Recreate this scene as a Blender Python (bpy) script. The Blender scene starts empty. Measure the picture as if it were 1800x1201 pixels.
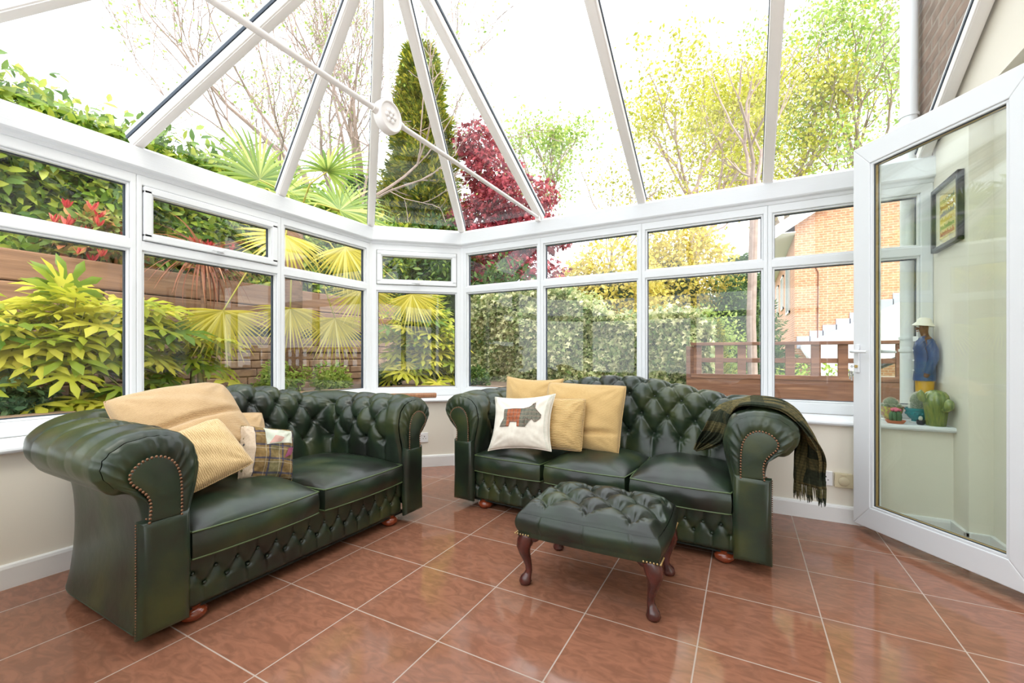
import bpy, bmesh, math, random
import numpy as np
from mathutils import Vector, Matrix, Euler

# ---------------------------------------------------------------- camera, world, exposure
scene = bpy.context.scene
col = scene.collection
cam_data = bpy.data.cameras.new('camera')
cam = bpy.data.objects.new('camera', cam_data)
col.objects.link(cam)
F = 760.0
YAW = math.radians(28.3)
cam_data.sensor_width = 36.0
cam_data.lens = F / 1800 * 36
cam_data.shift_y = 23.5 / 1800
cam_data.clip_start = 0.02
cam_data.clip_end = 300
cam.location = (0, 0, 1.0)
cam.rotation_euler = (math.radians(90), 0, YAW)
scene.camera = cam

world = bpy.data.worlds.new('overcast_sky')
scene.world = world
world.use_nodes = True
wn = world.node_tree
wn.nodes.clear()
bg = wn.nodes.new('ShaderNodeBackground')
wo = wn.nodes.new('ShaderNodeOutputWorld')
bg.inputs['Color'].default_value = (0.93, 0.965, 1.0, 1)
bg.inputs['Strength'].default_value = 1.75
wn.links.new(bg.outputs[0], wo.inputs[0])

sun_d = bpy.data.lights.new('sun', 'SUN')
sun_d.energy = 2.2
sun_d.angle = math.radians(40)
sun_d.color = (1.0, 0.93, 0.80)
sun = bpy.data.objects.new('sun', sun_d)
col.objects.link(sun)
sun.rotation_euler = (math.radians(38), 0, math.radians(75))

vs = scene.view_settings
scene.display_settings.display_device = 'sRGB'
vs.view_transform = 'Standard'
vs.look = 'None'
vs.gamma = 1
vs.use_curve_mapping = False
vs.exposure = 1.0
scene.cycles.transparent_max_bounces = 32      # the door, window and roof panes stand one behind the other
scene.cycles.max_bounces = 12
scene.cycles.diffuse_bounces = 5

R = math.radians
CY, SY = math.cos(YAW), math.sin(YAW)
def at(px, py, fw):
    """the point seen at photograph pixel (px, py) at forward distance fw metres"""
    r = (px - 900) / F * fw
    return Vector((CY * r - SY * fw, SY * r + CY * fw, 1.0 + (624 - py) / F * fw))

# ---------------------------------------------------------------- materials
MATS = {}
def mat(name, c, rough=0.5, c2=None, scale=8.0, bump=0.0, bscale=60.0, spec=0.5, metal=0.0,
        coat=0.0, sheen=0.0, island=False, transl=0.0, stretch=None, c3=None, detail=4.0):
    if name in MATS: return MATS[name]
    m = bpy.data.materials.new(name); m.use_nodes = True
    nt = m.node_tree; N = nt.nodes; L = nt.links
    p = N['Principled BSDF']
    p.inputs['Roughness'].default_value = rough
    p.inputs['Specular IOR Level'].default_value = spec
    p.inputs['Metallic'].default_value = metal
    p.inputs['Coat Weight'].default_value = coat
    p.inputs['Coat Roughness'].default_value = 0.15
    p.inputs['Sheen Weight'].default_value = sheen
    p.inputs['Base Color'].default_value = (*c, 1)
    tc = N.new('ShaderNodeTexCoord')
    src = tc.outputs['Object']
    if stretch:
        mp = N.new('ShaderNodeMapping'); mp.inputs['Scale'].default_value = stretch
        L.new(src, mp.inputs[0]); src = mp.outputs[0]
    colout = None
    if c2:
        rp = N.new('ShaderNodeValToRGB')
        if c3:
            e = rp.color_ramp.elements.new(0.5); e.color = (*c2, 1)
            rp.color_ramp.elements[0].color = (*c, 1); rp.color_ramp.elements[-1].color = (*c3, 1)
        else:
            rp.color_ramp.elements[0].color = (*c, 1); rp.color_ramp.elements[1].color = (*c2, 1)
        if island:
            g = N.new('ShaderNodeNewGeometry'); L.new(g.outputs['Random Per Island'], rp.inputs[0])
        else:
            rp.color_ramp.elements[0].position = 0.3; rp.color_ramp.elements[-1].position = 0.7
            n = N.new('ShaderNodeTexNoise'); n.inputs['Scale'].default_value = scale
            n.inputs['Detail'].default_value = detail
            L.new(src, n.inputs['Vector']); L.new(n.outputs['Fac'], rp.inputs[0])
        colout = rp.outputs[0]
        L.new(colout, p.inputs['Base Color'])
    if bump:
        n2 = N.new('ShaderNodeTexNoise'); n2.inputs['Scale'].default_value = bscale
        n2.inputs['Detail'].default_value = 3
        L.new(src, n2.inputs['Vector'])
        b = N.new('ShaderNodeBump'); b.inputs['Strength'].default_value = bump
        b.inputs['Distance'].default_value = 0.004
        L.new(n2.outputs['Fac'], b.inputs['Height']); L.new(b.outputs[0], p.inputs['Normal'])
    if transl:
        t = N.new('ShaderNodeBsdfTranslucent'); t.inputs[0].default_value = (*(c2 or c), 1)
        if colout: L.new(colout, t.inputs[0])
        mx = N.new('ShaderNodeMixShader'); mx.inputs[0].default_value = transl
        L.new(p.outputs[0], mx.inputs[1]); L.new(t.outputs[0], mx.inputs[2])
        L.new(mx.outputs[0], N['Material Output'].inputs[0])
    MATS[name] = m
    return m

def glass_mat(name, tint, refl=1.0):
    m = bpy.data.materials.new(name); m.use_nodes = True
    nt = m.node_tree; N = nt.nodes; L = nt.links; N.clear()
    out = N.new('ShaderNodeOutputMaterial')
    tr = N.new('ShaderNodeBsdfTransparent'); tr.inputs[0].default_value = (*tint, 1)
    gl = N.new('ShaderNodeBsdfGlossy'); gl.inputs['Roughness'].default_value = 0.0
    gl.inputs['Color'].default_value = (1, 1, 1, 1)
    g = N.new('ShaderNodeNewGeometry')
    d = N.new('ShaderNodeVectorMath'); d.operation = 'DOT_PRODUCT'
    L.new(g.outputs['Incoming'], d.inputs[0]); L.new(g.outputs['Normal'], d.inputs[1])
    ab = N.new('ShaderNodeMath'); ab.operation = 'ABSOLUTE'; L.new(d.outputs['Value'], ab.inputs[0])
    om = N.new('ShaderNodeMath'); om.operation = 'SUBTRACT'; om.inputs[0].default_value = 1; L.new(ab.outputs[0], om.inputs[1])
    pw = N.new('ShaderNodeMath'); pw.operation = 'POWER'; pw.inputs[1].default_value = 5; L.new(om.outputs[0], pw.inputs[0])
    ml = N.new('ShaderNodeMath'); ml.operation = 'MULTIPLY_ADD'
    ml.inputs[1].default_value = 0.9 * refl; ml.inputs[2].default_value = 0.05 * refl; ml.use_clamp = True
    L.new(pw.outputs[0], ml.inputs[0])
    mx = N.new('ShaderNodeMixShader')
    L.new(ml.outputs[0], mx.inputs[0]); L.new(tr.outputs[0], mx.inputs[1]); L.new(gl.outputs[0], mx.inputs[2])
    # one reflection per pane: the far face of the slab only lets light through
    cl = N.new('ShaderNodeBsdfTransparent')
    m2 = N.new('ShaderNodeMixShader'); L.new(g.outputs['Backfacing'], m2.inputs[0])
    L.new(mx.outputs[0], m2.inputs[1]); L.new(cl.outputs[0], m2.inputs[2]); L.new(m2.outputs[0], out.inputs[0])
    MATS[name] = m
    return m

WHITE = mat('white_upvc', (0.70, 0.715, 0.73), 0.32)
CREAM = mat('cream_plaster', (0.78, 0.73, 0.63), 0.8, bump=0.05, bscale=200)
GREYW = mat('white_skirting_paint', (0.80, 0.80, 0.79), 0.35)
GASK = mat('dark_gasket', (0.03, 0.045, 0.07), 0.5)
GLASS = glass_mat('window_glass', (0.975, 0.985, 0.98))
RGLASS = glass_mat('roof_glass', (0.965, 0.985, 0.99), 1.0)
DGLASS = glass_mat('door_glass', (0.95, 0.985, 0.96), 0.9)
CHROME = mat('chrome', (0.75, 0.75, 0.74), 0.2, metal=1)
GOLD = mat('gold_spacer_bar', (0.42, 0.30, 0.12), 0.35, metal=0.6)

# ---------------------------------------------------------------- mesh building
class MB:
    def __init__(s): s.v = []; s.f = []; s.mi = []; s.cur = 0
    def add(s, vs_, fs_):
        o = len(s.v); s.v += [tuple(x) for x in vs_]
        s.f += [tuple(i + o for i in f) for f in fs_]; s.mi += [s.cur] * len(fs_)
        return s
    def box(s, a, b, M=None):
        x0, y0, z0 = [min(a[i], b[i]) for i in range(3)]; x1, y1, z1 = [max(a[i], b[i]) for i in range(3)]
        vv = [Vector(p) for p in ((x0,y0,z0),(x1,y0,z0),(x1,y1,z0),(x0,y1,z0),(x0,y0,z1),(x1,y0,z1),(x1,y1,z1),(x0,y1,z1))]
        if M is not None: vv = [M @ p for p in vv]
        return s.add(vv, [(0,3,2,1),(4,5,6,7),(0,1,5,4),(1,2,6,5),(2,3,7,6),(3,0,4,7)])
    def rbox(s, a, b, r=0.004, M=None):
        """box with chamfered edges"""
        x0, y0, z0 = [min(a[i], b[i]) for i in range(3)]; x1, y1, z1 = [max(a[i], b[i]) for i in range(3)]
        r = min(r, (x1-x0)*.45, (y1-y0)*.45, (z1-z0)*.45)
        bm = bmesh.new()
        bmesh.ops.create_cube(bm, size=1)
        for q in bm.verts:
            q.co = Vector(((x0+x1)/2 + q.co.x*(x1-x0), (y0+y1)/2 + q.co.y*(y1-y0), (z0+z1)/2 + q.co.z*(z1-z0)))
        bmesh.ops.bevel(bm, geom=bm.edges[:] , offset=r, segments=2, affect='EDGES', profile=0.5)
        return s.bm(bm, M)
    def bm(s, bm, M=None):
        bm.verts.index_update()
        vv = [(M @ q.co) if M is not None else q.co.copy() for q in bm.verts]
        ff = [tuple(q.index for q in f.verts) for f in bm.faces]
        bm.free()
        return s.add(vv, ff)
    def beam(s, p, q, w, h, up=(0,0,1), off=0.0, r=0.0):
        """bar from p to q, w wide, h tall, its underside on the line p-q raised by off"""
        p = Vector(p); q = Vector(q); d = (q-p); L = d.length; d.normalize()
        side = d.cross(Vector(up)).normalized(); u = side.cross(d).normalized()
        M = Matrix((( d.x, side.x, u.x, p.x),(d.y, side.y, u.y, p.y),(d.z, side.z, u.z, p.z),(0,0,0,1)))
        if r: return s.rbox((0,-w/2,off),(L,w/2,off+h), r, M)
        return s.box((0,-w/2,off),(L,w/2,off+h), M)
    def tube(s, pts, rad, n=8, cap=True):
        pts = [Vector(p) for p in pts]
        if not hasattr(rad, '__len__'): rad = [rad]*len(pts)
        o = len(s.v); vv = []; ff = []
        t = (pts[1]-pts[0]).normalized()
        a = t.cross(Vector((0,0,1)))
        if a.length < 1e-3: a = t.cross(Vector((0,1,0)))
        a.normalize()
        for i, p in enumerate(pts):
            if i == 0: t = pts[1]-pts[0]
            elif i == len(pts)-1: t = pts[-1]-pts[-2]
            else: t = pts[i+1]-pts[i-1]
            if t.length < 1e-9: t = Vector((0,0,1))
            t.normalize()
            a = (a - t*a.dot(t))
            if a.length < 1e-6: a = t.orthogonal()
            a.normalize()
            b = t.cross(a)
            for k in range(n):
                th = 2*math.pi*k/n
                vv.append(p + (a*math.cos(th)+b*math.sin(th))*rad[i])
        for i in range(len(pts)-1):
            for k in range(n):
                k2 = (k+1) % n
                ff.append((i*n+k, i*n+k2, (i+1)*n+k2, (i+1)*n+k))
        if cap:
            ff.append(tuple(range(n-1,-1,-1))); ff.append(tuple((len(pts)-1)*n+k for k in range(n)))
        return s.add(vv, ff)
    def lathe(s, prof, c=(0,0,0), n=24, M=None, cap=True):
        c = Vector(c); vv = []; ff = []
        for (r, z) in prof:
            for k in range(n):
                th = 2*math.pi*k/n
                p = Vector((r*math.cos(th), r*math.sin(th), z))
                vv.append((M @ p if M is not None else p) + c)
        m = len(prof)
        for i in range(m-1):
            for k in range(n):
                k2 = (k+1) % n
                ff.append((i*n+k, i*n+k2, (i+1)*n+k2, (i+1)*n+k))
        if cap:
            ff.append(tuple(range(n-1,-1,-1))); ff.append(tuple((m-1)*n+k for k in range(n)))
        return s.add(vv, ff)
    def ball(s, c, rx, ry=None, rz=None, n=12, m=8, M=None):
        ry = ry or rx; rz = rz or rx; c = Vector(c); vv = []; ff = []
        for i in range(m+1):
            ph = math.pi*i/m
            for k in range(n):
                th = 2*math.pi*k/n
                p = Vector((rx*math.sin(ph)*math.cos(th), ry*math.sin(ph)*math.sin(th), -rz*math.cos(ph)))
                vv.append((M @ p if M is not None else p)+c)
        for i in range(m):
            for k in range(n):
                k2 = (k+1) % n
                ff.append((i*n+k, i*n+k2, (i+1)*n+k2, (i+1)*n+k))
        return s.add(vv, ff)
    def prism(s, poly, h, M=None, z0=0.0):
        """polygon in XY extruded z0..z0+h"""
        n = len(poly)
        vv = [Vector((x, y, z0)) for x, y in poly] + [Vector((x, y, z0+h)) for x, y in poly]
        if M is not None: vv = [M @ p for p in vv]
        ff = [tuple(range(n-1,-1,-1)), tuple(range(n, 2*n))] + [(i, (i+1) % n, n+(i+1) % n, n+i) for i in range(n)]
        return s.add(vv, ff)
    def grid(s, P, close=False):
        """P[i][j] points"""
        m = len(P); n = len(P[0])
        vv = [p for row in P for p in row]
        ff = []
        for i in range(m-1):
            for j in range(n-1 if not close else n):
                j2 = (j+1) % n
                ff.append((i*n+j, i*n+j2, (i+1)*n+j2, (i+1)*n+j))
        return s.add(vv, ff)

def link_mesh(name, V, Fc, mats, loc=(0,0,0), smooth=False, mi=None, merge=False, normals=True):
    me = bpy.data.meshes.new(name)
    me.from_pydata([tuple(v) for v in V], [], Fc)
    for m in (mats if isinstance(mats, (list, tuple)) else [mats]): me.materials.append(m)
    if mi and any(mi): me.polygons.foreach_set('material_index', mi)
    if normals or merge:
        bm = bmesh.new(); bm.from_mesh(me)
        if merge: bmesh.ops.remove_doubles(bm, verts=bm.verts, dist=1e-5)
        bmesh.ops.recalc_face_normals(bm, faces=bm.faces)
        bm.to_mesh(me); bm.free()
    if smooth:
        me.polygons.foreach_set('use_smooth', [True]*len(me.polygons))
        if smooth is not True:
            me.set_sharp_from_angle(angle=R(smooth))
    me.update()
    o = bpy.data.objects.new(name, me); col.objects.link(o); o.location = loc
    return o

def part(name, mb, m, root, smooth=False, world=True, label=None, merge=False, kind=None):
    """child mesh; coordinates of mb are world ones (root unrotated) or local ones"""
    rl = root_world(root) if world else Vector((0,0,0))
    V = [Vector(v) - rl for v in mb.v]
    o = link_mesh(name, V, mb.f, m, smooth=smooth, mi=mb.mi, merge=merge)
    o.parent = root
    if label: o['label'] = label
    if kind: o['kind'] = kind
    return o
def root_world(o):
    v = Vector((0,0,0))
    while o is not None:
        v += o.location; o = o.parent
    return v

def tagit(o, label, cat, group=None, kind=None):
    o['label'] = label; o['category'] = cat
    if group: o['group'] = group
    if kind: o['kind'] = kind
    return o
def thing(name, label, cat, loc, rz=0, group=None):
    o = bpy.data.objects.new(name, None); col.objects.link(o)
    o.location = loc; o.rotation_euler = (0, 0, rz); o.empty_display_size = 0.1
    return tagit(o, label, cat, group)
def single(name, mb, m, label=None, cat=None, smooth=False, group=None, kind=None, merge=False, normals=True):
    V = np.array([tuple(v) for v in mb.v])
    lo = V.min(0); hi = V.max(0)
    c = np.array([(lo[0]+hi[0])/2, (lo[1]+hi[1])/2, lo[2]])
    o = link_mesh(name, V-c, mb.f, m, loc=tuple(c), smooth=smooth, mi=mb.mi, merge=merge, normals=normals)
    if kind: o['kind'] = kind
    if label: o['label'] = label
    if cat: o['category'] = cat
    if group: o['group'] = group
    return o
def struct(name, mb, m, **k): return single(name, mb, m, kind='structure', **k)

def catmull(pts, n):
    """resample a polyline smoothly to n points evenly by arc length"""
    P = [np.array(p, float) for p in pts]
    out = []
    for i in range(len(P)-1):
        p0 = P[max(i-1, 0)]; p1 = P[i]; p2 = P[i+1]; p3 = P[min(i+2, len(P)-1)]
        for k in range(12):
            t = k/12
            out.append(0.5*((2*p1)+(-p0+p2)*t+(2*p0-5*p1+4*p2-p3)*t*t+(-p0+3*p1-3*p2+p3)*t**3))
    out.append(P[-1]); out = np.array(out)
    d = np.r_[0, np.cumsum(np.linalg.norm(np.diff(out, axis=0), axis=1))]
    q = np.linspace(0, d[-1], n)
    return np.stack([np.interp(q, d, out[:, k]) for k in range(out.shape[1])], 1), d[-1]
# ---------------------------------------------------------------- the room shell
WP = [(1.0,-0.29),(-2.436,-0.29),(-3.07,0.274),(-3.07,2.926),(-2.436,3.49),(1.0,3.49)]
def offset_path(path, d):
    """mitred offset of an open polyline, to the room side for d > 0"""
    out = []
    n = len(path)
    for i, p in enumerate(path):
        p = Vector(p)
        ds = []
        if i > 0: ds.append((p - Vector(path[i-1])).normalized())
        if i < n-1: ds.append((Vector(path[i+1]) - p).normalized())
        ns = [Vector((q.y, -q.x)) for q in ds]
        if len(ns) == 1: out.append(p + ns[0]*d)
        else:
            b = (ns[0]+ns[1]).normalized()
            out.append(p + b*(d/b.dot(ns[0])))
    return out
def sweep(path, prof, mb=None):
    mb = mb or MB()
    rows = []
    for (d, z) in prof:
        rows.append([Vector((q.x, q.y, z)) for q in offset_path(path, d)])
    m = len(prof); n = len(path); vv = [p for row in rows for p in row]; ff = []
    for i in range(m):
        i2 = (i+1) % m
        for j in range(n-1): ff.append((i*n+j, i*n+j+1, i2*n+j+1, i2*n+j))
    ff.append(tuple(i*n for i in range(m))); ff.append(tuple(i*n+n-1 for i in reversed(range(m))))
    return mb.add(vv, ff)

# floor of square terracotta tiles
def floor_mat():
    m = bpy.data.materials.new('polished_terracotta_tiles'); m.use_nodes = True
    nt = m.node_tree; N = nt.nodes; L = nt.links; p = N['Principled BSDF']
    tc = N.new('ShaderNodeTexCoord'); sp = N.new('ShaderNodeSeparateXYZ'); L.new(tc.outputs['Object'], sp.inputs[0])
    def math_(op, a, b=None, clamp=False):
        q = N.new('ShaderNodeMath'); q.operation = op; q.use_clamp = clamp
        for i, x in enumerate((a, b)):
            if x is None: continue
            if isinstance(x, (int, float)): q.inputs[i].default_value = x
            else: L.new(x, q.inputs[i])
        return q.outputs[0]
    masks = []; cells = []
    for ax, off in (('X', 0.544), ('Y', -1.606)):
        s = math_('DIVIDE', math_('ADD', sp.outputs[ax], off + 40.0), 0.4)
        fr = math_('FRACT', s); cells.append(math_('FLOOR', s))
        masks.append(math_('MINIMUM', fr, math_('SUBTRACT', 1.0, fr)))
    e = math_('MINIMUM', masks[0], masks[1])
    g = math_('LESS_THAN', e, 0.0058)
    cv = N.new('ShaderNodeCombineXYZ'); L.new(cells[0], cv.inputs[0]); L.new(cells[1], cv.inputs[1])
    wn_ = N.new('ShaderNodeTexWhiteNoise'); wn_.noise_dimensions = '3D'; L.new(cv.outputs[0], wn_.inputs['Vector'])
    n = N.new('ShaderNodeTexNoise'); n.inputs['Scale'].default_value = 11; n.inputs['Detail'].default_value = 7
    n.inputs['Distortion'].default_value = 1.6
    # each tile shows its own cut of the pattern
    av = N.new('ShaderNodeVectorMath'); av.operation = 'MULTIPLY_ADD'
    L.new(wn_.outputs['Color'], av.inputs[0]); av.inputs[1].default_value = (9, 9, 9); L.new(tc.outputs['Object'], av.inputs[2])
    mp = N.new('ShaderNodeMapping'); mp.inputs['Scale'].default_value = (1, 2.2, 1); mp.inputs['Rotation'].default_value = (0, 0, 0.5)
    L.new(av.outputs[0], mp.inputs[0]); L.new(mp.outputs[0], n.inputs['Vector'])
    rp = N.new('ShaderNodeValToRGB')
    rp.color_ramp.elements[0].position = 0.38; rp.color_ramp.elements[0].color = (0.225, 0.097, 0.058, 1)
    rp.color_ramp.elements[1].position = 0.62; rp.color_ramp.elements[1].color = (0.30, 0.130, 0.078, 1)
    L.new(n.outputs['Fac'], rp.inputs[0])
    mx = N.new('ShaderNodeMix'); mx.data_type = 'RGBA'
    L.new(g, mx.inputs['Factor']); L.new(rp.outputs[0], mx.inputs['A']); mx.inputs['B'].default_value = (0.42, 0.33, 0.27, 1)
    L.new(mx.outputs['Result'], p.inputs['Base Color'])
    L.new(math_('ADD', math_('MULTIPLY', g, 0.5), 0.085), p.inputs['Roughness'])
    b = N.new('ShaderNodeBump'); b.inputs['Strength'].default_value = 0.35; b.inputs['Distance'].default_value = 0.002
    L.new(math_('SUBTRACT', 1.0, g), b.inputs['Height']); L.new(b.outputs[0], p.inputs['Normal'])
    return m
fl = MB()
ip = offset_path(WP, 0.25)
fl.prism([(q.x, q.y) for q in ip] + [(1.3, 3.24), (1.3, 3.05), (3.6, 3.05), (3.6, -0.04)], 0.06, z0=-0.06)
o = link_mesh('floor', fl.v, fl.f, floor_mat()); o['kind'] = 'structure'

# dwarf walls, one object per side, with skirting and window board
def seg_paths():
    names = ['front', 'front_left', 'left', 'back_left', 'back']
    for i, nm in enumerate(names): yield i, nm
def sweep_seg(i, prof, mb=None):
    """one straight run of the sweep, cut on its mitres"""
    mb = mb or MB()
    m = len(prof); vv = []
    for (d, z) in prof:
        q = offset_path(WP, d); vv += [Vector((q[i].x, q[i].y, z)), Vector((q[i+1].x, q[i+1].y, z))]
    ff = [(2*k, 2*k+1, 2*((k+1) % m)+1, 2*((k+1) % m)) for k in range(m)]
    ff.append(tuple(2*k for k in range(m))); ff.append(tuple(2*k+1 for k in reversed(range(m))))
    return mb.add(vv, ff)
for i, nm in seg_paths():
    struct('wall_' + nm, sweep_seg(i, [(0.28, -0.05), (0.28, 0.578), (-0.08, 0.578), (-0.08, -0.6)]), CREAM)
    struct('baseboard_' + nm, sweep_seg(i, [(0.28, 0.0), (0.30, 0.0), (0.30, 0.086), (0.296, 0.098), (0.288, 0.102), (0.28, 0.102)]), GREYW)
    struct('trim_%d' % (i+1), sweep_seg(i, [(0.0, 0.578), (0.312, 0.578), (0.32, 0.584), (0.323, 0.592), (0.32, 0.601), (0.312, 0.607), (0.0, 0.607)]), WHITE)
    struct('trim_%d' % (i+11), sweep_seg(i, [(-0.09, 2.035), (-0.005, 2.035), (0.004, 2.040), (0.010, 2.058), (0.028, 2.066), (0.034, 2.075), (0.034, 2.178), (0.02, 2.19), (-0.09, 2.235)]),
           mat('white_grained_upvc', (0.69, 0.705, 0.725), 0.35, bump=0.25, bscale=40, stretch=(0.3, 0.3, 8)))

# window bays
wcount = [0]
def bay(p0, p1, opening=False, l=0.028, r=0.028, panes=True):
    wcount[0] += 1
    p0 = Vector((*p0, 0)); p1 = Vector((*p1, 0)); d = (p1-p0); L = d.length; d.normalize()
    n = Vector((d.y, -d.x, 0))
    M = Matrix(((d.x, n.x, 0, p0.x), (d.y, n.y, 0, p0.y), (0, 0, 1, 0), (0, 0, 0, 1)))
    zs = [(0.607, 0.680), (1.604, 1.661), (1.983, 2.04)]
    mb = MB()
    mb.rbox((0, -0.07, zs[0][0]), (L, 0, zs[0][1]), 0.006, M)
    mb.rbox((0, -0.07, zs[1][0]), (L, 0, zs[1][1]), 0.006, M)
    mb.rbox((0, -0.07, zs[2][0]), (L, 0, zs[2][1]), 0.006, M)
    mb.rbox((0, -0.07, zs[0][0]), (l, 0.0005, zs[2][1]), 0.006, M)
    mb.rbox((L-r, -0.07, zs[0][0]), (L, 0.0005, zs[2][1]), 0.006, M)
    rects = [(l, L-r, zs[0][1], zs[1][0]), (l, L-r, zs[1][1], zs[2][0])]
    def ring(mb, x0, x1, z0, z1, w, a, b, rr=0.003):
        mb.rbox((x0, a, z0), (x1, b, z0+w), rr, M); mb.rbox((x0, a, z1-w), (x1, b, z1), rr, M)
        mb.rbox((x0, a, z0+w*.5), (x0+w, b, z1-w*.5), rr, M); mb.rbox((x1-w, a, z0+w*.5), (x1, b, z1-w*.5), rr, M)
    for k, (x0, x1, z0, z1) in enumerate(rects):
        if k == 1 and opening: continue
        ring(mb, x0, x1, z0, z1, 0.012, -0.034, -0.010)
    o = struct('window_%d' % wcount[0], mb, WHITE)
    for k, (x0, x1, z0, z1) in enumerate(rects):
        par = o; i_ = 0.010
        if k == 1 and opening:
            sm = MB(); ring(sm, x0+0.004, x1-0.004, z0+0.004, z1-0.004, 0.040, -0.04, 0.012, 0.005)
            ring(sm, x0+0.042, x1-0.042, z0+0.042, z1-0.042, 0.010, -0.034, 0.003)
            par = part('sash', sm, WHITE, o)
            hb = MB(); cx = (x0+x1)/2
            hb.rbox((cx-0.016, 0.012, z0+0.012), (cx+0.028, 0.022, z0+0.032), 0.003, M)
            hb.rbox((cx-0.004, 0.02, z0+0.014), (cx+0.014, 0.036, z0+0.032), 0.003, M)
            hb.rbox((cx-0.055, 0.026, z0+0.015), (cx+0.012, 0.037, z0+0.027), 0.003, M)
            part('handle', hb, WHITE, par)
            i_ = 0.048
        gk = MB(); w = 0.006
        for (a0, a1, b0, b1) in ((x0+i_, x1-i_, z0+i_, z0+i_+w), (x0+i_, x1-i_, z1-i_-w, z1-i_), (x0+i_, x0+i_+w, z0+i_, z1-i_), (x1-i_-w, x1-i_, z0+i_, z1-i_)):
            gk.box((a0, -0.056, b0), (a1, -0.036, b1), M)
        part('gasket', gk, GASK, par)
        if panes:
            gb = MB().box((x0+i_, -0.044, z0+i_), (x1-i_, -0.040, z1-i_), M)
            part('pane', gb, GLASS, par)
    return o
ys = [0.274, 1.162, 2.038, 2.926]
for k in range(3): bay((-3.07, ys[k]), (-3.07, ys[k+1]), opening=(k == 1), l=0.05 if k == 0 else 0.028, r=0.05 if k == 2 else 0.028)
bay((-3.07, 2.926), (-2.436, 3.49), opening=True, l=0.05, r=0.05)
xs = [-2.436, -1.594, -0.717, 0.141, 1.0]
for k in range(4): bay((xs[k], 3.49), (xs[k+1], 3.49), l=0.05 if k == 0 else 0.028, r=0.06 if k == 3 else 0.028)
bay((-2.436, -0.29), (-3.07, 0.274), l=0.05, r=0.05) if False else None
bay((-2.436, -0.29), (-3.07, 0.274), l=0.05, r=0.05)
for k in range(4): bay((xs[4-k], -0.29), (xs[3-k], -0.29), l=0.06 if k == 0 else 0.028, r=0.05 if k == 3 else 0.028)
# corner posts where the runs meet
for k, (i, s) in enumerate(((1, 1), (2, 1), (3, 1), (4, 1))):
    q = offset_path(WP, 0.004)[i]; q2 = offset_path(WP, -0.085)[i]
    mb = MB(); mb.tube([(q.x*.5+q2.x*.5, q.y*.5+q2.y*.5, 0.607), (q.x*.5+q2.x*.5, q.y*.5+q2.y*.5, 2.04)], 0.052, 16)
    struct('trim_%d' % (21+k), mb, WHITE, smooth=40)

# ---------------------------------------------------------------- glazed roof
ZE, ZR, XR, YC = 2.185, 3.17, -1.594, 1.6
AP = Vector((XR, YC, ZR))
feet = [Vector((XR, 3.49, ZE)), Vector((-2.436, 3.49, ZE)), Vector((-3.07, 2.926, ZE)), Vector((-3.07, 2.038, ZE)), Vector((-3.07, 1.162, ZE)),
        Vector((-3.07, 0.274, ZE)), Vector((-2.436, -0.29, ZE)), Vector((XR, -0.29, ZE))]
raf = [(f, AP) for f in feet]
for x in (-0.717, 0.141, 0.955):
    raf.append((Vector((x, 3.49, ZE)), Vector((x, YC, ZR)))); raf.append((Vector((x, -0.29, ZE)), Vector((x, YC, ZR))))
rb = MB(); rb.rbox((XR-0.03, YC-0.05, ZR-0.02), (1.0, YC+0.05, ZR+0.11), 0.01)
roof = struct('ceiling', rb, WHITE)
RAFM = mat('cream_white_rafter', (0.86, 0.82, 0.79), 0.35)
for a, b in raf:
    mb = MB(); mb.beam(a, b, 0.062, 0.050, r=0.006)
    mb.beam(a, b, 0.046, 0.006, off=-0.005, r=0.002)
    rr = part('rafter', mb, RAFM, roof, smooth=30)
    mb = MB(); mb.beam(a, b, 0.070, 0.016, off=0.050)
    part('gasket', mb, GASK, rr)
    mb = MB(); mb.beam(a, b, 0.060, 0.022, off=0.074, r=0.005)
    part('capping', mb, WHITE, rr)
up = Vector((0, 0, 0.066))
def pane(pts):
    pts = [p + up for p in pts]
    n = (pts[1]-pts[0]).cross(pts[2]-pts[0]).normalized()*0.004
    k = len(pts); mb = MB()
    mb.add(pts + [p+n for p in pts], [tuple(range(k)), tuple(range(2*k-1, k-1, -1))] + [(i, (i+1) % k, k+(i+1) % k, k+i) for i in range(k)])
    part('roof_pane', mb, RGLASS, roof)
for k in range(7): pane([feet[k], feet[k+1], AP])
xr = [XR, -0.717, 0.141, 0.98]
for k in range(3):
    for y in (3.49, -0.29):
        pane([Vector((xr[k], y, ZE)), Vector((xr[k+1], y, ZE)), Vector((xr[k+1], YC, ZR)), Vector((xr[k], YC, ZR))])

# tie rods and rosette under the end of the ridge
BZ = 2.205
BC = (XR, 1.632, BZ)
tr = thing('roof_tie', 'white tie rods meeting at a round rosette boss under the glass roof', 'tie rod', BC)
ROD = mat('white_metal', (0.82, 0.79, 0.77), 0.35)
part('rod', MB().tube([BC, (XR, 3.44, BZ)], 0.0135, 12), ROD, tr, smooth=40)
part('rod', MB().tube([BC, (XR, -0.25, BZ)], 0.0135, 12), ROD, tr, smooth=40)
part('rod', MB().tube([BC, (XR, 1.62, ZR-0.01)], 0.0155, 12), ROD, tr, smooth=40)
Rx = Matrix.Rotation(R(90), 4, 'Y')
bm_ = MB().lathe([(0.0, -0.026), (0.070, -0.026), (0.080, -0.02), (0.082, 0.0), (0.080, 0.02), (0.074, 0.026), (0.068, 0.026), (0.062, 0.019), (0.0, 0.019)], BC, 40, Rx, cap=False)
bo = part('rosette', bm_, ROD, tr, smooth=40)
pt = MB()
for k in range(6):
    th = k*math.pi/3
    pt.ball((BC[0]+0.020, BC[1]+0.026*math.cos(th), BC[2]+0.026*math.sin(th)), 0.008, 0.013, 0.013, 10, 6)
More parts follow.
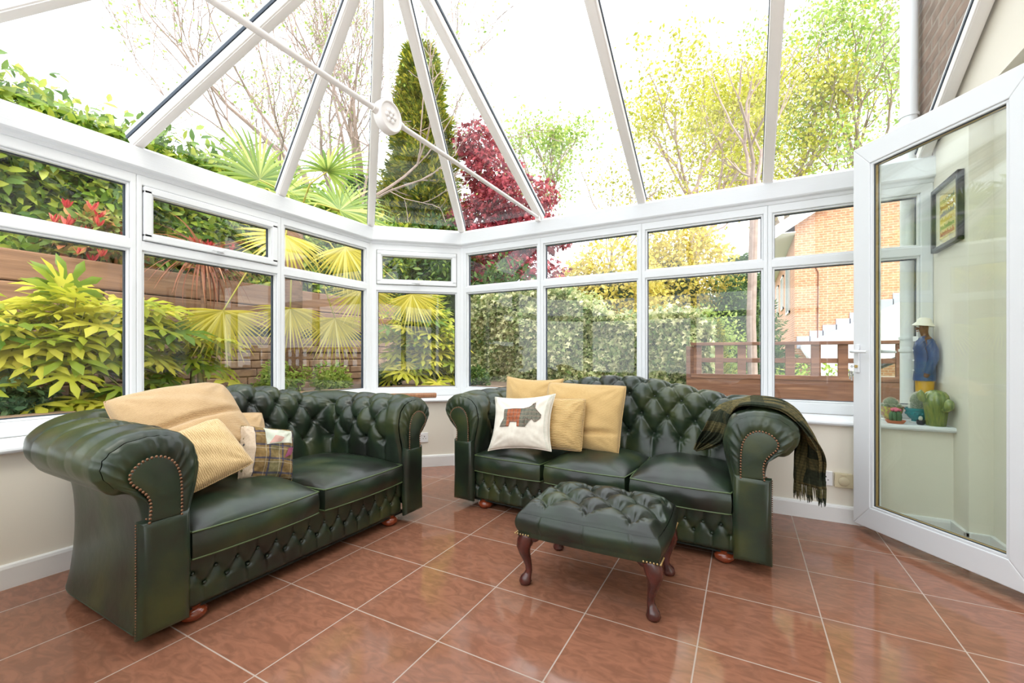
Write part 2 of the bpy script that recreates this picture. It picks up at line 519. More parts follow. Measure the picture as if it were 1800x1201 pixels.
pt.ball((BC[0]+0.022, BC[1], BC[2]), 0.008, 0.011, 0.011, 10, 6)
part('flower', pt, ROD, bo, smooth=True)
for sg in (1, -1):
    pt = MB().lathe([(0.0, 0.0), (0.022, 0.0), (0.018, 0.03), (0.0, 0.03)], (BC[0], BC[1]+sg*0.074, BC[2]), 14, Matrix.Rotation(R(-90*sg), 4, 'X'), cap=False)
    part('socket_collar', pt, ROD, tr, smooth=40)
part('socket_collar', MB().lathe([(0.0, 0.0), (0.028, 0.0), (0.022, 0.035), (0.0, 0.035)], (BC[0], BC[1], BC[2]+0.072), 14, cap=False), ROD, tr, smooth=40)
part('bracket', MB().rbox((XR-0.02, 3.42, BZ-0.035), (XR+0.02, 3.458, BZ+0.035), 0.004), ROD, tr)

# ---------------------------------------------------------------- house side
def roofz(y): return ZE + (1.89-abs(y-YC))*(ZR-ZE)/1.89
PIER = CREAM
struct('wall_right', MB().box((1.0, 3.03, 0), (1.3, 3.50, 2.30)).box((1.09, 2.46, 0), (1.3, 3.03, 2.30)).box((1.09, -0.3, 0), (1.3, 0.84, 2.30)), CREAM)
gp = MB(); M_ = Matrix(((0,0,1,1.0),(1,0,0,0),(0,1,0,0),(0,0,0,1)))
gp.prism([(-0.29, 2.25), (3.49, 2.25), (1.6, 3.24)], 0.3, M_)
struct('wall_right_gable', gp, CREAM)
struct('baseboard_right', MB().rbox((0.982, 3.012, 0), (1.0, 3.21, 0.102), 0.004).rbox((0.982, 3.012, 0), (1.09, 3.03, 0.102), 0.004).rbox((1.072, 2.56, 0), (1.09, 3.03, 0.102), 0.004), GREYW)
BRICKM = None
def brick_mat(name, c1, c2, mortar, bw=0.225, bh=0.075, ms=0.012, axes='YZ', bump=0.6, squash=False, off=0.5):
    m = bpy.data.materials.new(name); m.use_nodes = True
    nt = m.node_tree; N = nt.nodes; L = nt.links; p = N['Principled BSDF']; p.inputs['Roughness'].default_value = 0.9
    tc = N.new('ShaderNodeTexCoord'); sp = N.new('ShaderNodeSeparateXYZ'); L.new(tc.outputs['Object'], sp.inputs[0])
    cb = N.new('ShaderNodeCombineXYZ'); L.new(sp.outputs[axes[0]], cb.inputs[0]); L.new(sp.outputs[axes[1]], cb.inputs[1])
    b = N.new('ShaderNodeTexBrick'); L.new(cb.outputs[0], b.inputs['Vector'])
    b.inputs['Scale'].default_value = 1; b.inputs['Brick Width'].default_value = bw; b.inputs['Row Height'].default_value = bh
    b.inputs['Mortar Size'].default_value = ms; b.inputs['Mortar Smooth'].default_value = 0.3; b.offset = off
    b.inputs['Color1'].default_value = (*c1, 1); b.inputs['Color2'].default_value = (*c2, 1); b.inputs['Mortar'].default_value = (*mortar, 1)
    n = N.new('ShaderNodeTexNoise'); n.inputs['Scale'].default_value = 14; n.inputs['Detail'].default_value = 6; L.new(tc.outputs['Object'], n.inputs['Vector'])
    mx = N.new('ShaderNodeMix'); mx.data_type = 'RGBA'; mx.blend_type = 'OVERLAY'; mx.inputs['Factor'].default_value = 0.55
    L.new(b.outputs['Color'], mx.inputs['A']); L.new(n.outputs['Fac'], mx.inputs['B']); L.new(mx.outputs['Result'], p.inputs['Base Color'])
    bp = N.new('ShaderNodeBump'); bp.inputs['Strength'].default_value = bump; bp.inputs['Distance'].default_value = 0.01
    ad = N.new('ShaderNodeMath'); ad.operation = 'MULTIPLY_ADD'; L.new(n.outputs['Fac'], ad.inputs[0]); ad.inputs[1].default_value = 0.6
    sb = N.new('ShaderNodeMath'); sb.operation = 'SUBTRACT'; sb.inputs[0].default_value = 1; L.new(b.outputs['Fac'], sb.inputs[1]); L.new(sb.outputs[0], ad.inputs[2])
    L.new(ad.outputs[0], bp.inputs['Height']); L.new(bp.outputs[0], p.inputs['Normal'])
    return m
OWNB = brick_mat('brown_house_brick', (0.23, 0.15, 0.11), (0.17, 0.115, 0.085), (0.24, 0.19, 0.15))
hb = MB()
hb.prism([(-1.5, 2.36), (-0.29, 2.36), (1.6, 3.36), (3.50, 2.36), (3.50, 0.0), (3.86, 0.0), (3.86, 6.4), (-1.5, 6.4)], 0.25, Matrix(((0,0,1,1.005),(1,0,0,0),(0,1,0,0),(0,0,0,1))))
struct('wall_house_outside', hb, OWNB)
dp = MB(); dp.tube([(0.945, 3.72, 0.0), (0.945, 3.72, 6.3)], 0.046, 14)
for z in (1.02, 1.10, 2.55, 4.4): dp.tube([(0.945, 3.72, z), (0.945, 3.72, z+0.018)], 0.053, 14)
pipe = single('downpipe', dp, mat('white_plastic_pipe', (0.82, 0.84, 0.85), 0.35), 'white vertical downpipe on the corner of the brown brick wall', 'drainpipe', smooth=40)
# the room beyond the doors
struct('wall_far_room', MB().box((3.6, -0.4, 0), (3.7, 3.2, 2.5)).box((1.3, 3.05, 0), (3.6, 3.15, 2.5)).box((1.3, -0.4, 2.4), (3.6, 3.05, 2.5)), CREAM)
# door frame in the recess
struct('trim_31', MB().rbox((1.02, 2.46, 0), (1.09, 2.52, 2.25), 0.005).rbox((1.02, 0.78, 0), (1.09, 0.84, 2.25), 0.005).rbox((1.02, 0.78, 2.19), (1.09, 2.52, 2.25), 0.005), WHITE)

# the open glazed door leaf, hinged at the recess
hd = Vector((0.579, -0.814, 0)).normalized()
free = Vector((0.545, 3.098, 0)); DW, DZ0, DZ1, TH = 0.80, 0.045, 2.167, 0.066
nn = Vector((-hd.y, hd.x, 0)); nn = nn if nn.y > 0 else -nn        # away from the camera
Md = Matrix(((hd.x, nn.x, 0, free.x), (hd.y, nn.y, 0, free.y), (0, 0, 1, 0), (0, 0, 0, 1)))
SW = 0.098; BW = 0.115
dm = MB()
def slab(mb, poly, y0, y1):
    vv = [Md @ Vector((x, y0, z)) for x, z in poly] + [Md @ Vector((x, y1, z)) for x, z in poly]
    k = len(poly)
    mb.add(vv, [tuple(range(k)), tuple(range(2*k-1, k-1, -1))] + [(i, (i+1) % k, k+(i+1) % k, k+i) for i in range(k)])
i0 = (SW, DZ0+BW); i1 = (DW-SW, DZ1-BW)
slab(dm, [(0, DZ0), (DW, DZ0), (i1[0], i0[1]), (i0[0], i0[1])], 0, TH)
slab(dm, [(0, DZ1), (i0[0], i1[1]), (i1[0], i1[1]), (DW, DZ1)], 0, TH)
slab(dm, [(0, DZ0), (i0[0], i0[1]), (i0[0], i1[1]), (0, DZ1)], 0, TH)
slab(dm, [(DW, DZ0), (DW, DZ1), (i1[0], i1[1]), (i1[0], i0[1])], 0, TH)
door = struct('door_1', dm, WHITE)
# bevel the leaf a little
bv = door.modifiers.new('bevel', 'BEVEL'); bv.width = 0.004; bv.segments = 2; bv.limit_method = 'ANGLE'
def dring(mb, w, a, b, e=0.0, r=0.002):
    x0, x1, z0, z1 = i0[0]-e, i1[0]+e, i0[1]-e, i1[1]+e
    mb.rbox((x0, a, z0), (x1, b, z0+w), r, Md); mb.rbox((x0, a, z1-w), (x1, b, z1), r, Md)
    mb.rbox((x0, a, z0+w*.5), (x0+w, b, z1-w*.5), r, Md); mb.rbox((x1-w, a, z0+w*.5), (x1, b, z1-w*.5), r, Md)
bd = MB(); dring(bd, 0.012, 0.006, 0.018); dring(bd, 0.012, TH-0.018, TH-0.006)
part('glazing_bead', bd, WHITE, door)
bd = MB(); dring(bd, 0.016, 0.024, 0.040); part('spacer_bar', bd, GOLD, door, label='dull gold spacer bar round the glass')
bd = MB(); dring(bd, 0.015, 0.020, 0.0225, r=0.0005); dring(bd, 0.015, TH-0.0225, TH-0.02, r=0.0005); part('gasket', bd, GASK, door)
part('pane', MB().box((i0[0], 0.0185, i0[1]), (i1[0], 0.0215, i1[1]), Md), DGLASS, door)
part('pane', MB().box((i0[0], 0.0430, i0[1]), (i1[0], 0.0460, i1[1]), Md), DGLASS, door)
hm = MB(); cx = 0.030
for (a, b, s) in ((-0.010, 0.0, -1), (TH, TH+0.010, 1)):
    hm.rbox((cx-0.014, a, 0.90), (cx+0.014, b, 1.06), 0.004, Md)
hdl = part('handle_plate', hm, WHITE, door)
for s, y0 in ((-1, -0.010), (1, TH+0.010)):
    mb = MB()
    P = [(cx, y0, 1.02), (cx, y0+s*0.035, 1.02), (cx+0.012, y0+s*0.045, 1.02), (cx+0.05, y0+s*0.048, 1.018), (cx+0.105, y0+s*0.045, 1.016)]
    P = [(2*cx-p[0]+0.02 if False else p[0], p[1], p[2]) for p in P]
    mb.tube([Md @ Vector(p) for p in P], [0.009, 0.009, 0.010, 0.009, 0.007], 12)
    part('lever', mb, WHITE, hdl, smooth=40)
km = MB(); km.tube([Md @ Vector((cx, -0.010, 0.935)), Md @ Vector((cx, -0.016, 0.935))], 0.009, 14)
part('lock_cylinder', km, mat('brass', (0.6, 0.42, 0.16), 0.3, metal=1), hdl, smooth=40)
km = MB()
km.tube([Md @ Vector((cx, -0.014, 0.935)), Md @ Vector((cx, -0.034, 0.935))], 0.0022, 8)
km.prism([(0.009*math.cos(t*math.pi/6), 0.009*math.sin(t*math.pi/6)) for t in range(12)], 0.002, Md @ Matrix.Translation((cx, -0.04, 0.935)) @ Matrix.Rotation(R(90), 4, 'Y'))
ringp = [Md @ Vector((cx+0.001, -0.046-0.010*math.sin(a), 0.922-0.012*math.cos(a))) for a in np.linspace(0, 2*math.pi, 14)]
km.tube(ringp, 0.001, 6, cap=False)
for q, (dx, dz) in enumerate(((-0.006, -0.045), (0.004, -0.052), (0.0, -0.038))):
    p0 = Vector((cx+dx*0.5, -0.046, 0.908)); p1 = Vector((cx+dx, -0.046+q*0.004, 0.908+dz))
    km.rbox((p0.x-0.004+dx*.5, p0.y-0.001+q*0.003, p1.z), (p0.x+0.004+dx*.5, p0.y+0.001+q*0.003, p0.z), 0.0006, Md)
    km.tube([Md @ Vector((p0.x+dx*.5, p0.y-0.001+q*0.003, p0.z-0.006)), Md @ Vector((p0.x+dx*.5, p0.y+0.001+q*0.003, p0.z-0.006))], 0.009, 10)
single('key_bunch', km, CHROME, 'small bunch of keys hanging in the lock of the open glazed door', 'keys', smooth=40)
for z in (0.25, 1.1, 1.95):
    mb = MB().tube([Md @ Vector((DW+0.008, -0.006, z-0.045)), Md @ Vector((DW+0.008, -0.006, z+0.045))], 0.010, 12)
    part('hinge', mb, WHITE, door, smooth=40)
# ---------------------------------------------------------------- leather
def leather_mat():
    m = bpy.data.materials.new('green_leather'); m.use_nodes = True
    nt = m.node_tree; N = nt.nodes; L = nt.links; p = N['Principled BSDF']
    tc = N.new('ShaderNodeTexCoord')
    n = N.new('ShaderNodeTexNoise'); n.inputs['Scale'].default_value = 4.2; n.inputs['Detail'].default_value = 5; L.new(tc.outputs['Object'], n.inputs['Vector'])
    rp = N.new('ShaderNodeValToRGB'); e = rp.color_ramp.elements
    e[0].position = 0.34; e[0].color = (0.012, 0.014, 0.010, 1)
    e[1].position = 0.70; e[1].color = (0.048, 0.060, 0.020, 1)
    k = e.new(0.52); k.color = (0.018, 0.033, 0.018, 1)
    L.new(n.outputs['Fac'], rp.inputs[0]); L.new(rp.outputs[0], p.inputs['Base Color'])
    n3 = N.new('ShaderNodeTexNoise'); n3.inputs['Scale'].default_value = 6; n3.inputs['Detail'].default_value = 2; L.new(tc.outputs['Object'], n3.inputs['Vector'])
    mr = N.new('ShaderNodeMapRange'); mr.inputs[3].default_value = 0.24; mr.inputs[4].default_value = 0.38
    L.new(n3.outputs['Fac'], mr.inputs[0]); L.new(mr.outputs[0], p.inputs['Roughness'])
    n4 = N.new('ShaderNodeTexNoise'); n4.inputs['Scale'].default_value = 16; n4.inputs['Detail'].default_value = 4
    L.new(tc.outputs['Object'], n4.inputs['Vector'])
    b = N.new('ShaderNodeBump'); b.inputs['Strength'].default_value = 0.22; b.inputs['Distance'].default_value = 0.006
    L.new(n4.outputs['Fac'], b.inputs['Height']); L.new(b.outputs[0], p.inputs['Normal'])
    p.inputs['Specular IOR Level'].default_value = 0.55
    return m
LEATHER = leather_mat()
PIPING = mat('green_piping', (0.085, 0.125, 0.05), 0.4)
NAIL = mat('antique_brass_nails', (0.22, 0.12, 0.07), 0.35, metal=0.8)
FOOTW = mat('polished_red_brown_wood', (0.26, 0.045, 0.012), 0.18, c2=(0.16, 0.03, 0.01), scale=30, coat=0.5)

ARM = [(0.02,.20),(.0,.30),(-.006,.38),(-.020,.46),(-.038,.54),(-.045,.62),(-.020,.695),(.035,.738),(.105,.750),(.180,.736),(.235,.695),(.260,.635),(.245,.575),(.205,.540),(.160,.530),(.140,.48),(.130,.38),(.132,.25),(.145,.13),(.158,.05),(.13,.046)]
BACK = [(0.02,.20),(.0,.30),(.010,.38),(.026,.46),(.040,.54),(.048,.62),(.066,.695),(.105,.745),(.165,.757),(.225,.742),(.270,.700),(.290,.640),(.275,.590),(.250,.560),(.225,.550),(.210,.48),(.205,.38),(.205,.25),(.212,.13),(.218,.05),(.19,.046)]
NT = 190
armP, armL = catmull(ARM, NT)
def back_prof(h):
    P = []
    for (o_, z) in BACK:
        k = min(1, max(0, (z-0.40)/0.30))
        P.append((o_, z + h*k))
    return P
def fpow(x, e): return np.abs(x)**e

def tuft_height(sv, t, t0, t1, du, dv, amp, fade, kl=0.65, kh=0.75):
    """buttoned diamond relief; s,t in metres; rows of buttons from t0 up to t1"""
    tt = (t - t0)/dv; ss = sv/du
    a = ss + tt/2; b = ss - tt/2
    dia = (fpow(np.sin(np.pi*a), 0.68) * fpow(np.sin(np.pi*b), 0.68))
    # pleats running straight below the lowest and above the highest row
    low = fpow(np.sin(np.pi*ss), 0.45)
    nr = round((t1-t0)/dv)
    hi = fpow(np.sin(np.pi*(ss + nr/2)), 0.45)
    dlow = np.clip((t0 - t)/(0.9*dv), 0, 1); dhi = np.clip((t - t1)/(0.9*dv), 0, 1)
    H = np.where(t < t0, low*(1-dlow*kl) + dlow*kl, np.where(t > t1, hi*(1-dhi*kh) + dhi*kh, dia))
    # buttons
    A = np.round(a); B = np.round(b)
    bs = (A+B)/2*du; bt = t0 + (A-B)*dv
    ok = (bt >= t0-1e-4) & (bt <= t1+1e-4)
    # below and above the outer rows the nearest button is the one of that row
    bs = np.where(bt < t0-1e-4, np.round(ss)*du, np.where(bt > t1+1e-4, (np.round(ss+nr/2)-nr/2)*du, bs))
    bt = np.clip(bt, t0, t1)
    d2 = (sv-bs)**2 + (t-bt)**2
    r = np.sqrt(d2)/(du/0.165); th = np.arctan2(t-bt, sv-bs)
    H = amp*H - amp*0.80*np.exp(-(r/0.019)**2)
    H = H + amp*0.10*np.cos(10*th + bs*40)*np.exp(-((r-0.030)/0.018)**2)
    return H*fade

def make_sofa(name, label, loc, rz, W, D, nseat, hump, du_back):
    """W outer width at the base, front at y=0, back at y=D"""
    root = thing(name, label, 'sofa', loc, rz)
    root.scale = (1, 1, 0.98)
    hi = W/2 - 0.155                       # half inner width
    Yi = D - 0.29                          # inner face of the back
    rc = 0.075
    La = Yi - rc; Lc = rc*math.pi/2; Lb = 2*(hi-rc)
    Ltot = 2*La + 2*Lc + Lb
    NS = int(Ltot/0.0075)
    S = np.linspace(0, Ltot, NS)
    def base(s):
        """inner line point, outward normal, blend to the back profile"""
        if s < La: return (hi, s), (1, 0), 0.0
        s2 = s - La
        if s2 < Lc:
            th = s2/rc; return (hi-rc+rc*math.cos(th), Yi-rc+rc*math.sin(th)), (math.cos(th), math.sin(th)), s2/Lc
        s2 -= Lc
        if s2 < Lb: return (hi-rc-s2, Yi), (0, 1), 1.0
        s2 -= Lb
        if s2 < Lc:
            th = math.pi/2 + s2/rc; return (-(hi-rc)+rc*math.cos(th), Yi-rc+rc*math.sin(th)), (math.cos(th), math.sin(th)), 1-s2/Lc
        s2 -= Lc
        return (-hi, Yi-rc-s2), (-1, 0), 0.0
    P0 = np.zeros((NS, NT, 3))
    for i, s in enumerate(S):
        (bx, by), (nx, ny), w = base(s)
        h = 0.0
        if w > 0:
            u = (s - La - Lc)/Lb if Lb else 0
            u = min(1, max(0, u)); h = hump*math.sin(math.pi*u)**1.3*w
            bp = catmull(back_prof(h), NT)[0]
            ws = w*w*(3-2*w)
            pr = armP*(1-ws) + bp*ws
        else: pr = armP
        P0[i, :, 0] = bx + nx*pr[:, 0]; P0[i, :, 1] = by + ny*pr[:, 0]; P0[i, :, 2] = pr[:, 1]
    # normals
    ds = np.gradient(P0, axis=0); dt = np.gradient(P0, axis=1)
    Nn = np.cross(dt, ds); Nn /= np.linalg.norm(Nn, axis=2, keepdims=True) + 1e-9
    # outward normal: at the inner face it points to the room (towards x=0 for the arm)
    if Nn[3, 30, 0] > 0: Nn = -Nn
    tl = np.linspace(0, armL, NT)
    zin = armP[:, 1]
    t0 = tl[np.argmax(zin > 0.485)]
    dv = 0.118; rows = 3
    t1 = t0 + rows*dv
    # button pitch: a whole number per run so both corners carry a seam
    nb = round((Lb+2*Lc*0.5)/du_back)
    sc = (S - Ltot/2)
    du = (Lb + Lc)/nb
    ph = 0.0 if nb % 2 == 0 else du/2
    SS, TT = np.meshgrid(sc + ph, tl, indexing='ij')
    front = np.minimum(S, Ltot - S)[:, None]
    fade = np.clip((front - 0.075)/0.05, 0, 1)
    out = np.clip((t1 + 0.26 - TT)/0.10, 0, 1)*np.clip((TT-0.02)/0.05, 0, 1)
    H = tuft_height(SS, TT, t0, t1, du, dv, 0.034, 1.0)
    flat = 0.022
    H = (H*fade + flat*(1-fade))*out
    # gathered folds where the roll turns into the arm fronts
    g = np.exp(-((front-0.0)/0.035)**2)
    H = H - 0.0035*g*np.abs(np.sin(TT*70 + np.sin(TT*31)))*((TT > 0.42) & (TT < 0.95))
    # roll the front edge over
    H = H - 0.014 - 0.020*np.clip(1 - front/0.022, 0, 1)**2
    P = P0 + Nn*H[:, :, None]
    P[:, :, 1] = P[:, :, 1]
    def surf(i0_, i1_):
        sub = P[i0_:i1_]
        return MB().grid([[tuple(p) for p in row] for row in sub])
    c1 = int((La + Lc/2)/Ltot*NS); c2 = NS - c1
    armR = part('arm', surf(0, c1+1), LEATHER, root, smooth=True, world=False)
    backo = part('backrest', surf(c1, c2+1), LEATHER, root, smooth=True, world=False)
    armLft = part('arm', surf(c2, NS), LEATHER, root, smooth=True, world=False)
    # buttons
    bmsh = MB().ball((0, 0, 0), 0.0095, 0.0095, 0.007, 12, 8)
    first = None
    for j in range(rows+1):
        k0 = int(Ltot/du) + 2
        for k in range(-k0, k0+1):
            s_ = (k + (0.5 if j % 2 else 0.0))*du - ph + Ltot/2
            if s_ < 0.14 or s_ > Ltot-0.14: continue
            if abs(s_-La-Lc/2) < 0.0*du: continue
            i = int(round(s_/Ltot*(NS-1))); q = int(round((t0+j*dv)/armL*(NT-1)))
            p = Vector(P[i, q]); n = Vector(Nn[i, q])
            par = armR if i < c1 else (armLft if i > c2 else backo)
            if first is None:
                first = part('button', bmsh, LEATHER, par, smooth=True, world=False)
                b = first
            else:
                b = first.copy(); col.objects.link(b); b.parent = par
            b.location = p + n*0.003
            b.rotation_euler = n.to_track_quat('Z', 'Y').to_euler()
    # arm fronts
    key = [(.026,.445),(.027,.55),(.036,.61),(.060,.65),(.100,.668),(.145,.655),(.172,.622),(.168,.592),(.145,.565),(.124,.535),(.116,.50),(.120,.445)]
    keyS, kl = catmull(key, 60)
    oi = [np.argmin(np.abs(armP[:, 1]-z) + (np.arange(NT) > 60)*9) for z in ()]
    for sg, par in ((1, armR), (-1, armLft)):
        def X(o_): return sg*(hi + o_)
        # the padded front of the roll, gathered in pleats between the outline and the keyhole facing
        ring = [Vector(P[0 if sg > 0 else NS-1, q]) for q in range(NT)]
        inn = [q for q in range(NT) if armP[q, 1] > 0.43]
        ring = ring[inn[0]:inn[-1]+1]; m_ = len(ring)
        kq, _ = catmull([(.026,.430)] + key[1:-1] + [(.120,.430)], m_)
        rows = []
        for t in np.linspace(0, 1, 13):
            row = []
            for q in range(m_):
                o_ = ring[q]; kx = X(kq[q, 0]); kz = kq[q, 1]
                u = q/(m_-1); w_ = math.sin(math.pi*min(1, max(0, (u-0.10)/0.72)))**0.5 if 0.10 < u < 0.82 else 0
                bul = -0.040*math.sin(math.pi*min(1, t*0.62+0.02))**0.6 + 0.016*t
                pl = 0.0065*abs(math.sin(q*math.pi/6.3 + 0.6*math.sin(q*0.37)))**0.6*math.sin(math.pi*t)**0.6*w_
                row.append(Vector((o_.x+(kx-o_.x)*t, o_.y*(1-t) + bul + pl, o_.z+(kz-o_.z)*t)))
            rows.append(row)
        part('arm_front', MB().grid(rows), LEATHER, par, smooth=True, world=False)
        # lower front panel
        mb = MB(); bm = bmesh.new()
        poly = [(-.006,.05),(-.010,.25),(-.006,.458),(.149,.452),(.147,.25),(.152,.05)]
        v0 = [bm.verts.new((X(a), -0.006, b)) for a, b in poly]; v1 = [bm.verts.new((X(a), -0.042, b)) for a, b in poly]
        bm.faces.new(v0); bm.faces.new(v1)
        for k in range(len(poly)):
            k2 = (k+1) % len(poly); bm.faces.new((v0[k], v0[k2], v1[k2], v1[k]))
        bmesh.ops.recalc_face_normals(bm, faces=bm.faces)
        bmesh.ops.bevel(bm, geom=[e for e in bm.edges if all(abs(v.co.y+0.042) < 1e-6 for v in e.verts)], offset=0.032, segments=8, affect='EDGES', profile=0.5)
        mb.bm(bm)
        part('front_panel', mb, LEATHER, par, smooth=50, world=False)
        # keyhole facing with nail trim
        mb = MB(); bm = bmesh.new()
        v0 = [bm.verts.new((X(a), -0.018, b)) for a, b in keyS[:]]; v1 = [bm.verts.new((X(a), -0.036, b)) for a, b in keyS]
        bm.faces.new(v1)
        for k in range(len(v0)):
            k2 = (k+1) % len(v0); bm.faces.new((v0[k], v0[k2], v1[k2], v1[k]))
        bmesh.ops.recalc_face_normals(bm, faces=bm.faces)
        bmesh.ops.bevel(bm, geom=[e for e in bm.edges if all(abs(v.co.y+0.036) < 1e-6 for v in e.verts)], offset=0.006, segments=3, affect='EDGES', profile=0.5)
        mb.bm(bm)
        part('scroll_facing', mb, LEATHER, par, smooth=50, world=False)
        nm = MB(); nn_ = int(kl/0.0125)
        kp, _ = catmull(key, nn_)
        for (a, b) in kp: nm.ball((X(a), -0.034, b), 0.0052, 0.004, 0.0052, 8, 5)
        for k in range(8): nm.ball((X(0.04+k*0.0125), -0.030, 0.460), 0.0038, 0.003, 0.0038, 8, 5)
        ox = 0.150
        for k in range(40):
            z = 0.06 + k*0.0098
            nm.ball((X(0.1500), -0.013, z), 0.0030, 0.0030, 0.0030, 6, 4)
        part('nail_trim', nm, NAIL, par, smooth=True, world=False)
    # seat base and buttoned front rail
    zb, zt = 0.055, 0.255
    NX = int(2*hi/0.0055); NZ = 34
    xs_ = np.linspace(-hi-0.004, hi+0.004, NX); zs_ = np.linspace(zb, zt, NZ)
    XX, ZZ = np.meshgrid(xs_, zs_, indexing='ij')
    H = tuft_height(XX, ZZ, 0.138, 0.138+0.050, 0.082, 0.050, 0.013, 1.0, 0.15, 0.15)
    edge = np.clip((ZZ-zb)/0.02, 0, 1)
    YY = 0.022 - H*edge + 0.010*np.exp(-((ZZ-zb)/0.01)**2)
    part('front_rail', MB().grid([[(XX[i, j], YY[i, j], ZZ[i, j]) for j in range(NZ)] for i in range(NX)]), LEATHER, root, smooth=True, world=False)
    part('seat_base', MB().rbox((-hi-0.02, 0.030, 0.05), (hi+0.02, Yi+0.02, 0.262), 0.01), mat('dark_lining', (0.012, 0.016, 0.012), 0.8), root, world=False)
    rail = [c for c in root.children if c.name.startswith('front_rail')][0]
    nfb = 0
    for j in range(2):
        for k in range(-20, 21):
            x = (k + (0.5 if j % 2 else 0))*0.082
            if abs(x) > hi-0.02 or j == 2 and False: continue
            b = first.copy(); col.objects.link(b); b.parent = rail
            b.location = (x, 0.020, 0.138+0.050*j); b.scale = (0.75, 0.75, 0.9)
            b.rotation_euler = (R(90), 0, 0)
    # seat cushions
    cw = 2*hi/nseat
    for k in range(nseat):
        cx = -hi + cw*(k+0.5)
        add_cushion(root, cx, cw-0.004, -0.030, Yi+0.012, 0.252, 0.105, 0.062 + 0.012*((k*7+nseat) % 3), seed=k+nseat)
    # bun feet
    prof = [(0.0, 0.0), (0.026, 0.0), (0.038, 0.006), (0.048, 0.020), (0.047, 0.034), (0.036, 0.044), (0.028, 0.050), (0.030, 0.058), (0.0, 0.060)]
    for (x, y) in ((hi-0.05, 0.055), (-hi+0.05, 0.055), (hi+0.0, D-0.14), (-hi-0.0, D-0.14)):
        part('foot', MB().lathe(prof, (x, y, 0), 20, cap=False), FOOTW, root, smooth=50, world=False)
    # dust cover closing the bottom
    part('underside', MB().box((-hi-0.06, 0.03, 0.048), (hi+0.06, D-0.22, 0.056)), MATS['dark_lining'], root, world=False)
    return root

def add_cushion(root, cx, w, y0, y1, z0, th, crown, seed=0):
    """boxed leather seat cushion with piped edges"""
    rnd = np.random.RandomState(seed)
    n = 44; mb = MB()
    d = y1-y0; cy = (y0+y1)/2
    U = np.linspace(-1, 1, n)
    def outl(u, v, r=0.10):
        # square to rounded square
        k = 1 - r*0.55*(u*u*v*v)
        return u*k, v*k
    rows = []
    ph = rnd.rand(6)*6
    def zc(u, v):
        e = ((1-abs(u)**2.6)*(1-abs(v)**2.6))
        f = max(e, 0)**0.62
        wr = 0.003*math.sin(5*u+3*v+ph[0])*math.sin(4*v-2*u+ph[1])*f + 0.0016*math.sin(13*u+7*v+ph[2])*f
        return crown*f + wr
    top = [[None]*n for _ in range(n)]
    for i, u in enumerate(U):
        for j, v in enumerate(U):
            a, b = outl(u, v)
            top[i][j] = (cx + a*w/2, cy + b*d/2, z0 + th + zc(u, v) - 0.010*(abs(a)**8*0.5+abs(b)**8*0.5)*0)
    mb.grid(top)
    # the boxing: rings from top edge to bottom edge, bulging
    per = [(U[i], -1) for i in range(n)] + [(1, U[j]) for j in range(1, n)] + [(U[i], 1) for i in range(n-2, -1, -1)] + [(-1, U[j]) for j in range(n-2, 0, -1)]
    def edge(u, v, t):
        a, b = outl(u, v)
        bul = 0.013*math.sin(math.pi*t) + 0.003*math.sin(math.pi*t)*math.sin(9*u+7*v+ph[3])
        nx, ny = a, b; ln = math.hypot(nx**5, ny**5) or 1
        return (cx + a*w/2 + bul*(nx**5/ln)*0.35, cy + b*d/2 + bul*(ny**5/ln), z0 + th*(1-t))
    ring = [[edge(u, v, t) for (u, v) in per] for t in np.linspace(0, 1, 8)]
    mb.grid(ring, close=True)
    bot = [[(cx + outl(u, v)[0]*w/2, cy + outl(u, v)[1]*d/2, z0) for v in (-1, 0, 1)] for u in (-1, 0, 1)]
    mb.grid(bot)
    c = part('seat_cushion', mb, LEATHER, root, smooth=60, world=False, merge=True)
    pp = MB()
    for t in (0.0, 1.0):
        pts = [Vector(edge(u, v, t)) for (u, v) in per]
        cpt = Vector((cx, cy, 0))
        pts = [p + (Vector((p.x-cx, p.y-cy, 0)).normalized()*0.002) + Vector((0, 0, 0.001 if t == 0 else 0.004)) for p in pts]
        pp.tube(pts + [pts[0]], 0.0036, 6, cap=False)
    part('piping', pp, PIPING, c, smooth=True, world=False)
    return c

sofaA = make_sofa('chesterfield_sofa', 'two-cushion green leather chesterfield sofa along the left windows', (-1.79, 1.385, 0), R(90), 1.44, 0.90, 2, 0.075, 0.165)
sofaB = make_sofa('chesterfield_sofa', 'three-cushion green leather chesterfield sofa with a throw over one arm', (-0.797, 2.325, 0), R(-3.2), 1.825, 0.82, 3, 0.10, 0.165)

